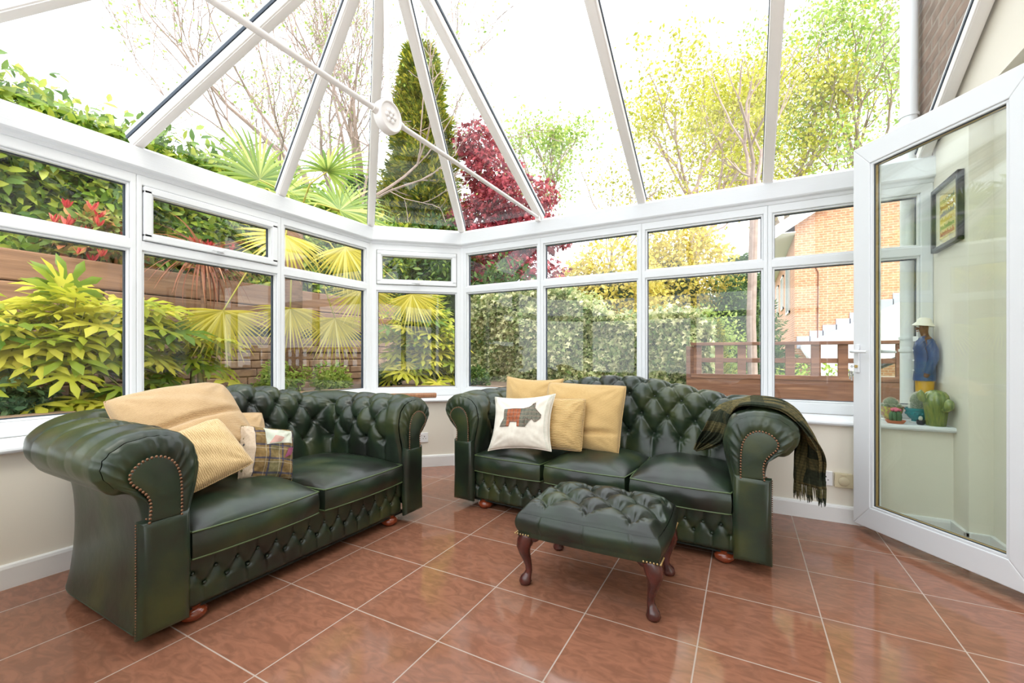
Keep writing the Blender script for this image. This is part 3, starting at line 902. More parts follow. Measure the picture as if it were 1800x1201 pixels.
# ---------------------------------------------------------------- footstool
def make_stool():
    x0, x1, y0, y1 = -0.875, -0.275, 1.665, 2.105
    cx, cy = (x0+x1)/2, (y0+y1)/2
    root = thing('footstool', 'small green leather buttoned footstool on carved wooden cabriole legs', 'footstool', (cx, cy, 0))
    w, d = x1-x0, y1-y0; n1, n2 = 120, 90
    zb, zs, zc = 0.215, 0.315, 0.352
    # top dome continuing into the sides: map a disc-like square
    U = np.linspace(-1, 1, n1); V = np.linspace(-1, 1, n2)
    UU, VV = np.meshgrid(U, V, indexing='ij')
    inner = 0.80
    A = UU; B = VV
    f = (1-np.abs(A)**3.2)*(1-np.abs(B)**3.2); f = np.clip(f, 0, 1)**0.45
    X = A*(1-0.035*B**2*A**2); Y = B*(1-0.035*A**2*B**2)
    PX = cx + X*w/2; PY = cy + Y*d/2
    PZ = zs + (zc-zs)*f
    H = tuft_height(UU*w/2, VV*d/2, -0.141, 0.141, 0.185, 0.094, 0.036, 1.0)
    e = np.clip((1-np.maximum(np.abs(UU), np.abs(VV)))/0.16, 0, 1); e = e*e*(3-2*e)
    PZ = PZ + (H-0.012)*e
    mb = MB().grid([[(PX[i, j], PY[i, j], PZ[i, j]) for j in range(n2)] for i in range(n1)])
    per = [(i, 0) for i in range(n1)] + [(n1-1, j) for j in range(1, n2)] + [(i, n2-1) for i in range(n1-2, -1, -1)] + [(0, j) for j in range(n2-2, 0, -1)]
    rings = []
    for t in np.linspace(0, 1, 12):
        bul = 0.020*math.sin(math.pi*min(1, t*1.15+0.02))**0.8 if t < 0.85 else 0.010*(1-t)/0.15
        ring = []
        for (i, j) in per:
            px, py = PX[i, j], PY[i, j]
            v = Vector((px-cx, (py-cy)*1.2, 0)); v.normalize()
            gr = sum(math.exp(-((px-cx-xb)/0.005)**2) for xb in (-0.185, 0, 0.185)) if j in (0, n2-1) else 0
            v = v*(1 - 0.0045*gr/max(bul, 0.006))
            ring.append((px + v.x*bul, py + v.y*bul, PZ[i, j]*(1-t) + zb*t))
        rings.append(ring)
    mb.grid(rings, close=True)
    mb.box((x0+0.005, y0+0.005, zb), (x1-0.005, y1-0.005, zb+0.004))
    top = part('padded_top', mb, LEATHER, root, smooth=True, merge=True)
    first = None
    for j in range(4):
        for k in range(-2, 3):
            x = (k + (0.5 if j % 2 else 0))*0.185
            if abs(x) > w/2-0.06: continue
            y = -0.141 + j*0.094
            i_ = int((x/(w/2)+1)/2*(n1-1)); j_ = int((y/(d/2)+1)/2*(n2-1))
            if first is None:
                first = part('button', MB().ball((0, 0, 0), 0.010, 0.010, 0.005, 10, 6), LEATHER, top, smooth=True, world=False); b = first
            else: b = first.copy(); col.objects.link(b); b.parent = top
            b.location = (x, y, PZ[i_, j_]+0.003)
    WOOD = mat('dark_red_carved_wood', (0.105, 0.022, 0.016), 0.25, c2=(0.045, 0.014, 0.012), scale=22, coat=0.4, bump=0.15, bscale=30)
    for sx in (-1, 1):
        for sy in (-1, 1):
            lx = cx + sx*(w/2-0.045); ly = cy + sy*(d/2-0.045)
            o = Vector((sx, sy, 0)).normalized()
            pts = []; rr = []
            for (z, off, r) in ((0.226, 0.008, 0.034), (0.205, 0.014, 0.036), (0.185, 0.024, 0.036), (0.165, 0.030, 0.032), (0.140, 0.026, 0.025), (0.110, 0.016, 0.019), (0.080, 0.008, 0.0155), (0.055, 0.006, 0.015), (0.038, 0.012, 0.018), (0.024, 0.020, 0.025), (0.012, 0.022, 0.028), (0.003, 0.020, 0.025), (0.0, 0.020, 0.020)):
                pts.append((lx+o.x*off, ly+o.y*off, z)); rr.append(r)
            mb = MB().tube(pts, rr, 16)
            # knee brackets
            for ax in (0, 1):
                dv_ = Vector((-sx, 0, 0)) if ax == 0 else Vector((0, -sy, 0))
                kp = [Vector((lx, ly, 0.205)) + o*0.012, Vector((lx, ly, 0.205)) + o*0.008 + dv_*0.035, Vector((lx, ly, 0.214)) + o*0.004 + dv_*0.062]
                mb.tube(kp, [0.026, 0.019, 0.007], 12)
            lg = part('leg', mb, WOOD, root, smooth=True)
            nm = MB()
            for k in range(6):
                t = k*0.0125
                nm.ball((cx+sx*(w/2+0.003)-sx*t, cy+sy*(d/2+0.005), 0.226), 0.0042, 0.004, 0.0042, 8, 5)
                if k: nm.ball((cx+sx*(w/2+0.003), cy+sy*(d/2+0.005)-sy*t, 0.226), 0.004, 0.0042, 0.0042, 8, 5)
            part('nail_trim', nm, mat('bright_brass_nails', (0.55, 0.40, 0.18), 0.3, metal=0.9), lg, smooth=True)
make_stool()
# ---------------------------------------------------------------- cushions
def frame3(x, z_hint, origin):
    """matrix with local X along x, local Y the cushion's up edge, local Z its face normal"""
    x = Vector(x).normalized(); y = Vector(z_hint); y = (y - x*y.dot(x)).normalized(); z = x.cross(y)
    return Matrix(((x.x, y.x, z.x, origin[0]), (x.y, y.y, z.y, origin[1]), (x.z, y.z, z.z, origin[2]), (0, 0, 0, 1)))
def fabric(name, c1, c2, rib=None, scale=60, bump=0.5, axis='Y'):
    m = bpy.data.materials.new(name); m.use_nodes = True
    nt = m.node_tree; N = nt.nodes; L = nt.links; p = N['Principled BSDF']
    p.inputs['Roughness'].default_value = 0.95; p.inputs['Sheen Weight'].default_value = 0.3
    p.inputs['Specular IOR Level'].default_value = 0.15
    tc = N.new('ShaderNodeTexCoord')
    w = N.new('ShaderNodeTexWave'); w.bands_direction = axis; w.inputs['Scale'].default_value = rib or 30
    w.inputs['Distortion'].default_value = 2.5 if rib and rib < 40 else 4; w.inputs['Detail'].default_value = 3; w.inputs['Detail Scale'].default_value = 2.0
    L.new(tc.outputs['Object'], w.inputs['Vector'])
    n = N.new('ShaderNodeTexNoise'); n.inputs['Scale'].default_value = scale; n.inputs['Detail'].default_value = 4
    mp = N.new('ShaderNodeMapping'); mp.inputs['Scale'].default_value = (1, 5, 1) if axis == 'Y' else (5, 1, 1)
    L.new(tc.outputs['Object'], mp.inputs[0]); L.new(mp.outputs[0], n.inputs['Vector'])
    ad = N.new('ShaderNodeMath'); ad.operation = 'ADD'; L.new(w.outputs['Fac'], ad.inputs[0]); L.new(n.outputs['Fac'], ad.inputs[1])
    hf = N.new('ShaderNodeMath'); hf.operation = 'MULTIPLY'; hf.inputs[1].default_value = 0.5; L.new(ad.outputs[0], hf.inputs[0])
    rp = N.new('ShaderNodeValToRGB'); rp.color_ramp.elements[0].position = 0.3; rp.color_ramp.elements[1].position = 0.62
    rp.color_ramp.elements[0].color = (*c1, 1); rp.color_ramp.elements[1].color = (*c2, 1)
    L.new(hf.outputs[0], rp.inputs[0]); L.new(rp.outputs[0], p.inputs['Base Color'])
    b = N.new('ShaderNodeBump'); b.inputs['Strength'].default_value = bump; b.inputs['Distance'].default_value = 0.004
    L.new(hf.outputs[0], b.inputs['Height']); L.new(b.outputs[0], p.inputs['Normal'])
    return m
TAN = fabric('tan_chenille', (0.43, 0.275, 0.135), (0.58, 0.40, 0.215), rib=75, scale=45)
TAN2 = fabric('pale_gold_chenille', (0.46, 0.31, 0.14), (0.66, 0.48, 0.25), rib=42, scale=40)
TAN3 = fabric('honey_fabric', (0.47, 0.30, 0.115), (0.64, 0.435, 0.19), rib=70, bump=0.25)
CORD = fabric('gold_corduroy', (0.42, 0.26, 0.095), (0.68, 0.47, 0.21), rib=34, scale=20, bump=0.7)
WOOL = mat('cream_wool_felt', (0.80, 0.75, 0.65), 0.95, c2=(0.72, 0.66, 0.56), scale=40, sheen=0.3, bump=0.15, bscale=300)

def plaid(name, base, bands, axis2='XY'):
    """woven check: bands of colour along both local axes. bands = [(axis, freq, phase, width, colour)]"""
    m = bpy.data.materials.new(name); m.use_nodes = True
    nt = m.node_tree; N = nt.nodes; L = nt.links; p = N['Principled BSDF']
    p.inputs['Roughness'].default_value = 0.95; p.inputs['Specular IOR Level'].default_value = 0.15
    tc = N.new('ShaderNodeTexCoord'); sp = N.new('ShaderNodeSeparateXYZ'); L.new(tc.outputs['Object'], sp.inputs[0])
    cur = None
    n = N.new('ShaderNodeTexNoise'); n.inputs['Scale'].default_value = 90; L.new(tc.outputs['Object'], n.inputs['Vector'])
    for (ax, fr, phs, wd, c, f) in bands:
        a = N.new('ShaderNodeMath'); a.operation = 'MULTIPLY_ADD'; a.inputs[1].default_value = fr; a.inputs[2].default_value = phs + 50; L.new(sp.outputs[ax], a.inputs[0])
        b = N.new('ShaderNodeMath'); b.operation = 'FRACT'; L.new(a.outputs[0], b.inputs[0])
        q = N.new('ShaderNodeMath'); q.operation = 'LESS_THAN'; q.inputs[1].default_value = wd; L.new(b.outputs[0], q.inputs[0])
        g = N.new('ShaderNodeMath'); g.operation = 'MULTIPLY'; g.inputs[1].default_value = f; L.new(q.outputs[0], g.inputs[0])
        mx = N.new('ShaderNodeMix'); mx.data_type = 'RGBA'; L.new(g.outputs[0], mx.inputs['Factor'])
        if cur: L.new(cur, mx.inputs['A'])
        else: mx.inputs['A'].default_value = (*base, 1)
        mx.inputs['B'].default_value = (*c, 1); cur = mx.outputs['Result']
    mx = N.new('ShaderNodeMix'); mx.data_type = 'RGBA'; mx.blend_type = 'OVERLAY'; mx.inputs['Factor'].default_value = 0.5
    L.new(cur, mx.inputs['A']); L.new(n.outputs['Fac'], mx.inputs['B']); L.new(mx.outputs['Result'], p.inputs['Base Color'])
    return m

def cushion_pts(w, h, t, seed, sag=0.0, fold=0.0, pinch=0.09, soft=0.5):
    rnd = np.random.RandomState(seed); ph = rnd.rand(8)*6.28
    n = 46; U = np.linspace(-1, 1, n)
    UU, VV = np.meshgrid(U, U, indexing='ij')
    k = 1 - pinch*(1-VV**2); k2 = 1 - pinch*(1-UU**2)
    rc_ = 0.0 if pinch > 0.08 else 0.045
    X = UU*(k - rc_*UU**4*VV**4)*w/2; Y = VV*(k2 - rc_*UU**4*VV**4)*h/2
    f = np.clip((1-np.abs(UU)**2.4)*(1-np.abs(VV)**2.4), 0, 1)**soft
    wr = 0.004*np.sin(3.1*UU+2.3*VV+ph[0])*np.sin(4.2*VV+ph[1]) + 0.0028*np.sin(9*UU-5*VV+ph[2]) + 0.0018*np.sin(14*VV+6*UU+ph[3])
    Zf = t/2*f + wr*f; Zb = -t/2*f*0.8
    if sag: Zf = Zf*(1 - sag*VV*0.5); Y = Y - 0.0
    if fold:
        d = np.exp(-((VV - fold - 0.12*UU)/0.07)**2)
        Zf = Zf - 0.028*d*(1-np.abs(UU)**4)
    # pull folds running in from the corners
    for (cu, cv) in ((-1,-1),(1,-1),(-1,1),(1,1)):
        th = np.arctan2(VV-cv, UU-cu); r = np.hypot(UU-cu, VV-cv)
        Zf = Zf + 0.0030*np.sin(th*14+ph[4])*np.exp(-((r-0.45)/0.3)**2)*f**0.3
    bend = 0.0
    return X, Y, Zf, Zb, n
def cushion(label, M, w, h, t, m, seed=1, group=None, bend=0.0, seam=True, back=None, **kw):
    X, Y, Zf, Zb, n = cushion_pts(w, h, t, seed, **kw)
    Zf = Zf - bend*(X/(w/2))**2; Zb = Zb - bend*(X/(w/2))**2
    mb = MB()
    mb.grid([[(X[i, j], Y[i, j], Zf[i, j]) for j in range(n)] for i in range(n)])
    mb.grid([[(X[i, j], Y[i, j], Zb[i, j]) for j in range(n)] for i in range(n)][::-1])
    root = bpy.data.objects.new('cushion', None); col.objects.link(root); root.matrix_world = M; root.empty_display_size = 0.1
    tagit(root, label, 'cushion', group)
    c = part('cover', mb, m, root, smooth=True, world=False, merge=True)
    if seam:
        per = [(i, 0) for i in range(n)] + [(n-1, j) for j in range(1, n)] + [(i, n-1) for i in range(n-2, -1, -1)] + [(0, j) for j in range(n-2, 0, -1)]
        pts = [Vector((X[i, j], Y[i, j], (Zf[i, j]+Zb[i, j])/2)) for i, j in per]
        part('seam', MB().tube(pts+[pts[0]], 0.0028, 5, cap=False), m, root, smooth=True, world=False)
    return root, (X, Y, Zf, n)

def face_to(origin, right, up_):
    return frame3(right, up_, origin)
# --- sofa by the left windows: its back faces +X; along Y
cushion('large tan cushion slumped over the back of the two-cushion sofa', frame3((-0.02, 1, 0.09), (-0.66, -0.02, 0.72), (-2.245, 1.045, 0.70)), 0.50, 0.40, 0.15, TAN, 3, bend=0.03, fold=-0.15, pinch=0.03, soft=0.42)
cushion('large tan cushion lying under the slumped one, behind the ribbed cushion', frame3((-0.05, 1, 0.0), (-0.25, 0, 0.97), (-2.225, 1.03, 0.50)), 0.50, 0.28, 0.13, TAN, 4, pinch=0.04)
cushion('pale ribbed cushion tipped on its corner on the two-cushion sofa', frame3((0.729, 0.143, -0.66), (0.079, 0.95, 0.30), (-2.04, 1.005, 0.575)), 0.29, 0.27, 0.13, TAN2, 5, pinch=0.02, soft=0.42)
cushion('small tan cushion tucked behind the tartan patchwork cushion', frame3((0.05, 1, -0.10), (-0.40, 0.12, 0.9), (-2.21, 1.235, 0.56)), 0.30, 0.33, 0.14, TAN, 6, pinch=0.04)
TART = plaid('brown_tartan_patchwork', (0.20, 0.13, 0.055), [
    ('X', 7.5, 0.1, 0.42, (0.16, 0.15, 0.075), 0.8), ('Y', 7.5, 0.35, 0.40, (0.24, 0.155, 0.06), 0.6), ('X', 15, 0.3, 0.13, (0.045, 0.05, 0.09), 0.8), ('Y', 15, 0.6, 0.13, (0.045, 0.05, 0.09), 0.8),
    ('X', 15, 0.52, 0.05, (0.45, 0.38, 0.26), 0.6), ('Y', 15, 0.82, 0.05, (0.45, 0.38, 0.26), 0.6)])
tc_, td = cushion('tartan patchwork cushion with a beige edge leaning in the middle of the sofa', frame3((0.12, 0.97, -0.24), (-0.36, 0.22, 0.88), (-2.075, 1.305, 0.512)), 0.265, 0.27, 0.11, TART, 7, pinch=0.05, soft=0.42)
def patch(root, td, poly, m, name, dz=0.0015, thick=0.001, M2=None):
    """flat cloth shape laid on a cushion's front, following its swell; poly in metres on the face"""
    X, Y, Zf, n = td
    def zat(x, y):
        i = np.argmin(np.abs(X[:, n//2]-x)); j = np.argmin(np.abs(Y[n//2, :]-y))
        i = min(max(i, 1), n-2); j = min(max(j, 1), n-2)
        # bilinear-ish from the neighbourhood
        fx = (x - X[i, j])/(X[i+1, j]-X[i, j]+1e-9); fy = (y - Y[i, j])/(Y[i, j+1]-Y[i, j]+1e-9)
        fx = min(max(fx, -1), 1); fy = min(max(fy, -1), 1)
        gx = Zf[i+1, j]-Zf[i, j] if fx > 0 else Zf[i, j]-Zf[i-1, j]; gy = Zf[i, j+1]-Zf[i, j] if fy > 0 else Zf[i, j]-Zf[i, j-1]
        return Zf[i, j] + gx*fx + gy*fy
    bm = bmesh.new(); vs_ = [bm.verts.new((x, y, 0)) for x, y in poly]
    f = bm.faces.new(vs_); bmesh.ops.triangulate(bm, faces=[f])
    for _ in range(4):
        long_ = [e for e in bm.edges if e.calc_length() > 0.012]
        if not long_: break
        bmesh.ops.subdivide_edges(bm, edges=long_, cuts=1)
        bmesh.ops.triangulate(bm, faces=[f for f in bm.faces if len(f.verts) > 3])
    for v in bm.verts: v.co.z = zat(v.co.x, v.co.y) + dz
    bmesh.ops.recalc_face_normals(bm, faces=bm.faces)
    r = bmesh.ops.extrude_face_region(bm, geom=bm.faces[:])
    for v in [g for g in r['geom'] if isinstance(g, bmesh.types.BMVert)]: v.co.z += thick
    mb = MB().bm(bm)
    return part(name, mb, m, root, world=False), zat
BEIGE = mat('beige_linen', (0.60, 0.48, 0.36), 0.9, c2=(0.52, 0.41, 0.30), scale=120)
patch(tc_, td, [(-0.130,-0.128),(-0.085,-0.126),(-0.080,0.0),(-0.083,0.124),(-0.130,0.128),(-0.127,0.0)], BEIGE, 'beige_border')
patch(tc_, td, [(-0.03,0.03),(0.05,0.045),(0.105,0.05),(0.11,0.12),(0.02,0.115),(-0.04,0.118)], mat('pale_grey_patch', (0.62, 0.60, 0.52), 0.9, c2=(0.45, 0.50, 0.40), scale=25), 'patch')
patch(tc_, td, [(-0.02,0.035),(0.04,0.05),(0.06,0.075),(0.01,0.08)], mat('dusty_pink_patch', (0.55, 0.33, 0.28), 0.9), 'patch', dz=0.003)
patch(tc_, td, [(0.06,-0.03),(0.10,-0.01),(0.115,0.03),(0.08,0.02)], mat('plum_patch', (0.28, 0.07, 0.14), 0.9), 'patch', dz=0.003)
part('care_tag', MB().rbox((-0.115, -0.150, -0.002), (-0.085, -0.122, 0.001), 0.0005), mat('black_tag', (0.01, 0.01, 0.012), 0.6), tc_, world=False)

# --- three-cushion sofa: its back faces -Y; along X
cushion('honey cushion propped in the corner behind the dog cushion', frame3((1, 0.06, -0.02), (0.02, 0.30, 0.95), (-1.33, 2.745, 0.628)), 0.44, 0.44, 0.14, TAN3, 11, pinch=0.10)
cushion('large honey cushion standing against the back of the three-cushion sofa', frame3((1, -0.03, -0.015), (-0.01, 0.36, 0.93), (-0.92, 2.64, 0.610)), 0.55, 0.44, 0.17, TAN3, 12, fold=-0.55, pinch=0.05)
cushion('small gold corduroy cushion between the dog cushion and the large honey one', frame3((1, 0.02, 0.02), (-0.02, 0.34, 0.94), (-1.015, 2.50, 0.575)), 0.33, 0.33, 0.13, CORD, 13, pinch=0.05)
wc, wd = cushion('cream wool cushion with an appliqued plaid scottie dog', frame3((1, 0.02, 0.09), (-0.06, 0.40, 0.92), (-1.225, 2.40, 0.578)), 0.43, 0.355, 0.13, WOOL, 14, pinch=0.12)
DOGM = plaid('rust_and_green_tweed', (0.17, 0.17, 0.13), [('X', 4.4, 0.32, 0.40, (0.42, 0.10, 0.035), 0.8), ('X', 40, 0.2, 0.2, (0.10, 0.09, 0.08), 0.6), ('Y', 40, 0.2, 0.2, (0.35, 0.24, 0.18), 0.5)])
dog = [(0.06,0.63),(0.07,0.30),(-0.02,0.0),(0.22,0.02),(0.245,0.19),(0.43,0.19),(0.45,0.02),(0.65,0.02),(0.64,0.21),(0.66,0.33),(0.72,0.27),(0.77,0.25),(0.80,0.31),(0.86,0.21),(0.90,0.22),(0.99,0.36),(1.00,0.47),(0.91,0.60),(0.85,0.70),(0.845,0.90),(0.80,0.80),(0.79,0.86),(0.76,0.79),(0.70,0.72),(0.56,0.66),(0.30,0.65)]
dw = 0.265
def bow(p): return (p[0]*dw - 0.115, p[1]*0.178 - 0.040 - 0.012*p[0])
dpoly = [bow(p) for p in dog]
dp_, zat = patch(wc, wd, dpoly, DOGM, 'dog_applique', dz=0.002, thick=0.0015)
edge_ = []
for a in range(len(dpoly)):
    p, q = dpoly[a], dpoly[(a+1) % len(dpoly)]
    for t in np.linspace(0, 1, 6)[:-1]:
        x = p[0]+(q[0]-p[0])*t; y = p[1]+(q[1]-p[1])*t; edge_.append(Vector((x, y, zat(x, y)+0.004)))
part('stitched_outline', MB().tube(edge_+[edge_[0]], 0.0011, 5, cap=False), mat('dark_brown_thread', (0.10, 0.03, 0.02), 0.8), dp_, world=False)
# blanket stitch round the edge
X, Y, Zf, n = wd; sm_ = MB()
for j in range(1, n-1):
    for i0_, i1_ in ((n-1, n-4), (0, 3)):
        a = Vector((X[i0_, j], Y[i0_, j], Zf[i0_, j]+0.001)); b = Vector((X[i1_, j], Y[i1_, j], Zf[i1_, j]+0.003))
        if (a-b).length > 0.001: sm_.tube([a, a*0.5+b*0.5+Vector((0, 0, 0.004)), a*0.1+b*0.9+Vector((0, 0, 0.001))], 0.0010, 4)
part('blanket_stitch', sm_, mat('sage_thread', (0.55, 0.60, 0.50), 0.9), wc, world=False)

# ---------------------------------------------------------------- throw over the arm of the three-cushion sofa
THR = plaid('olive_wool_check', (0.035, 0.038, 0.022), [('Y', 7, 0.2, 0.5, (0.17, 0.135, 0.055), 0.75), ('X', 7, 0.35, 0.4, (0.020, 0.028, 0.018), 0.7), ('Z', 8, 0.1, 0.45, (0.19, 0.15, 0.06), 0.45),
    ('Y', 55, 0.1, 0.35, (0.03, 0.035, 0.02), 0.35), ('Z', 70, 0.1, 0.4, (0.02, 0.03, 0.02), 0.3)])
def sofaB_pt(x, y, z):
    return sofaB.matrix_world @ Vector((x, y, z))
bpy.context.view_layer.update()
SB = Matrix.Translation(sofaB.location) @ Matrix.Rotation(R(-3.2), 4, 'Z') @ Matrix.Diagonal((1, 1, 0.975, 1))
hiB = 1.825/2 - 0.155
# stations along the throw: (offset o from the inner arm line, z, y, half width)
st = [(-0.225, 0.475, 0.44, 0.010, -.6, .8, 0), (-0.18, 0.515, 0.42, 0.045, -.6, .8, .2), (-0.125, 0.575, 0.40, 0.070, -.7, .7, .3), (-0.088, 0.640, 0.37, 0.085, -.55, .55, .65), (-0.058, 0.705, 0.33, 0.130, -.2, .2, .96),
      (0.0, 0.752, 0.285, 0.19, 0, 0, 1), (0.06, 0.772, 0.265, 0.205, 0, 0, 1), (0.12, 0.775, 0.255, 0.205, 0, 0, 1), (0.19, 0.758, 0.25, 0.20, 0, 0, 1), (0.250, 0.705, 0.25, 0.19, 0, 0, 1),
      (0.280, 0.64, 0.26, 0.18, .1, 0, -.98), (0.290, 0.56, 0.27, 0.14, .35, 0, -.93), (0.290, 0.47, 0.28, 0.095, .65, 0, -.75), (0.290, 0.40, 0.285, 0.080, .8, 0, -.6), (0.292, 0.375, 0.285, 0.080, .8, 0, -.6)]
st = [q[:6] + (abs(q[6]),) if i < 10 else q[:6] + (q[6],) for i, q in enumerate(st)]
st = [(q[0], q[1], q[2], q[3], q[4]*(-1 if i < 10 else 1), q[5]*(-1 if i < 10 else 1), -abs(q[6])) for i, q in enumerate(st)]
stp, _ = catmull(st, 110)
def throw_layer(dy, dn, wv, ph, cut=0):
    rows = []
    nv = 60
    for a, (o_, z, y, hw, wx, wz, wy) in enumerate(stp):
        tx, tz = (stp[min(a+1, 109)][0]-stp[max(a-1, 0)][0]), (stp[min(a+1, 109)][1]-stp[max(a-1, 0)][1])
        ln = math.hypot(tx, tz) or 1; nx, nz = -tz/ln, tx/ln
        wl_ = math.sqrt(wx*wx+wy*wy+wz*wz) or 1
        s = a/109
        row = []
        for b in range(nv):
            v = b/(nv-1)*2-1
            amp = 0.006 + 0.016*max(0, s-0.55)*2 + 0.014*max(0, 0.35-s)*3
            w = amp*(math.sin(v*7.5+ph+s*2.0)+0.45*math.sin(v*17+ph*2+s*3)) + abs(amp)*(0.4 if s > .6 else 1) + dn
            off = abs(wy/wl_)      # folds stand out along the surface normal, or along y where the strip is turned
            row.append(SB @ Vector((hiB + o_ + nx*w*off + v*hw*wv*wx/wl_, y + dy + v*hw*wv*wy/wl_ - w*(1-off)*1.5, z + nz*w*off + v*hw*wv*wz/wl_)))
        rows.append(row)
    return rows
tb = MB()
L1 = throw_layer(0.0, 0.004, 1.0, 0.4); tb.grid(L1)
L2 = throw_layer(-0.025, 0.012, 0.85, 2.1); tb.grid(L2)
tw = thing('throw_blanket', 'olive checked wool throw with a fringe draped over the sofa arm', 'throw', SB @ Vector((hiB+0.1, 0.28, 0.345)))
w_ = part('cloth', tb, THR, tw, smooth=True)
sd = w_.modifiers.new('thickness', 'SOLIDIFY'); sd.thickness = 0.004
fr = MB(); rnd = random.Random(4)
for Lr in (L1, L2):
    e = Lr[-1]
    for b in range(0, len(e)-1):
        p = Vector(e[b]); ln = 0.055 + 0.03*rnd.random()
        if b % 3 == 2: continue
        dx, dy = rnd.uniform(-0.006, 0.006), rnd.uniform(-0.012, 0.012)
        fr.tube([p + Vector((0, 0, 0.004)), p + Vector((dx*.5, dy*.3, -ln*.5)), p + Vector((dx, dy, -ln))], [0.0034, 0.0028, 0.0010], 5)
part('fringe', fr, THR, tw, smooth=True)

# ---------------------------------------------------------------- small things on the walls and window boards
def on_facet(u, d, z):
    """u along the cut corner wall's inner face, d out from it"""
    a, b = [offset_path(WP, 0.28)[k] for k in (3, 4)]
    t = (b-a).normalized(); n = Vector((t.y, -t.x)); p = a + t*u + n*d
    return Vector((p.x, p.y, z)), Vector((t.x, t.y, 0)), Vector((n.x, n.y, 0))
PLATE = mat('white_socket_plastic', (0.82, 0.82, 0.82), 0.3)
DARKH = mat('socket_slots', (0.02, 0.02, 0.02), 0.6)
def socket(name, label, cen, t, n, w, h, m=PLATE, slots=True, group=None):
    M = Matrix(((t.x, n.x, 0, cen.x), (t.y, n.y, 0, cen.y), (0, 0, 1, cen.z), (0, 0, 0, 1)))
    root = thing(name, label, 'socket', cen, 0, group)
    part('plate', MB().rbox((-w/2, 0.0, -h/2), (w/2, 0.010, h/2), 0.003, M), m, root)
    if slots:
        sb = MB(); sw = MB(); rk = MB()
        for sx in (-1, 1):
            cx_ = sx*w*0.27
            sb.box((cx_-0.003, 0.0095, 0.004), (cx_+0.003, 0.0108, 0.014), M)
            for q in (-1, 1): sb.box((cx_+q*0.011-0.0035, 0.0095, -0.012), (cx_+q*0.011+0.0035, 0.0108, -0.0075), M)
            rk.rbox((sx*0.014-0.005, 0.009, 0.018), (sx*0.014+0.005, 0.0135, 0.032), 0.002, M)
            sb.box((sx*0.014-0.003, 0.0134, 0.029), (sx*0.014+0.003, 0.0140, 0.0305), M)
        part('slots', sb, DARKH, root); part('rocker_switch', rk, PLATE, root)
    return root, M
# the plate on the cut corner wall
p_, t_, n_ = on_facet(0.315, 0.0, 0.262)
socket('wall_socket', 'white double socket on the cut corner wall between the two sofas', p_, t_, n_, 0.146, 0.086)
bt, bn = Vector((1, 0, 0)), Vector((0, -1, 0))
s2, M2 = socket('wall_socket', 'white double socket beside the throw, left of the cream box', Vector((0.392, 3.21, 0.255)), bt, bn, 0.146, 0.086)
mb = MB()
M3 = Matrix(((1, 0, 0, 0.517), (0, -1, 0, 3.21), (0, 0, 1, 0.252), (0, 0, 0, 1)))
box_ = thing('junction_box', 'cream square box with a round face beside the white socket', 'wall box', (0.517, 3.21, 0.252))
part('box_body', MB().rbox((-0.045, 0, -0.043), (0.045, 0.020, 0.043), 0.004, M3), mat('aged_cream_plastic', (0.62, 0.54, 0.36), 0.4), box_)
part('round_face', MB().lathe([(0.0, 0.0), (0.026, 0.0), (0.026, 0.004), (0.023, 0.0065), (0.0, 0.0065)], (0.517, 3.19, 0.247), 28, Matrix.Rotation(R(90), 4, 'X'), cap=False), MATS['aged_cream_plastic'], box_, smooth=40)
part('ridge', MB().rbox((-0.014, 0.0195, 0.030), (0.014, 0.0235, 0.037), 0.001, M3), MATS['aged_cream_plastic'], box_)

# wooden rod on the corner window board
a, b = [offset_path(WP, 0.20)[k] for k in (3, 4)]
t = (b-a).normalized(); c = a + t*(b-a).length*0.42
rod = MB(); hl = 0.215
cs = [(c.x+t.x*u, c.y+t.y*u, 0.607+0.023) for u in (-hl, -hl+0.006, -hl+0.02, 0, hl-0.02, hl-0.006, hl)]
rod.tube(cs, [0.017, 0.022, 0.023, 0.023, 0.023, 0.022, 0.017], 20)
single('wooden_rod', rod, mat('oiled_brown_wood', (0.33, 0.14, 0.055), 0.35, c2=(0.20, 0.08, 0.03), scale=14, stretch=(8, 8, 1), bump=0.1), 'rounded brown wooden rod lying on the corner window board', 'wooden rod', smooth=40)

SZ = 0.607
def cactus_body(mb, c, prof, ribs, depth, lean=(0, 0), n=64, rz=0):
    c = Vector(c); vv = []; ff = []
    for (r, z) in prof:
        for k in range(n):
            th = 2*math.pi*k/n + rz
            rr = r*(1 + depth*(abs(math.sin(ribs*th/2))**0.7 - 0.6))
            vv.append(c + Vector((rr*math.cos(th)+lean[0]*z, rr*math.sin(th)+lean[1]*z, z)))
    m = len(prof)
    for i in range(m-1):
        for k in range(n):
            k2 = (k+1) % n; ff.append((i*n+k, i*n+k2, (i+1)*n+k2, (i+1)*n+k))
    ff.append(tuple((m-1)*n+k for k in range(n)))
    return mb.add(vv, ff)
def dome(r, h, z0=0.0, k=9, waist=0.9):
    return [(r*(waist+(1-waist)*math.sin(math.pi*t*0.5/0.5) if t < 0.5 else 1)*1.0, z0+h*0.55*t/0.5*0.9) for t in np.linspace(0, 0.5, 4)] + \
           [(r*math.cos(a), z0+h*0.495+h*0.505*math.sin(a)) for a in np.linspace(0.12, math.pi/2-0.02, k)]
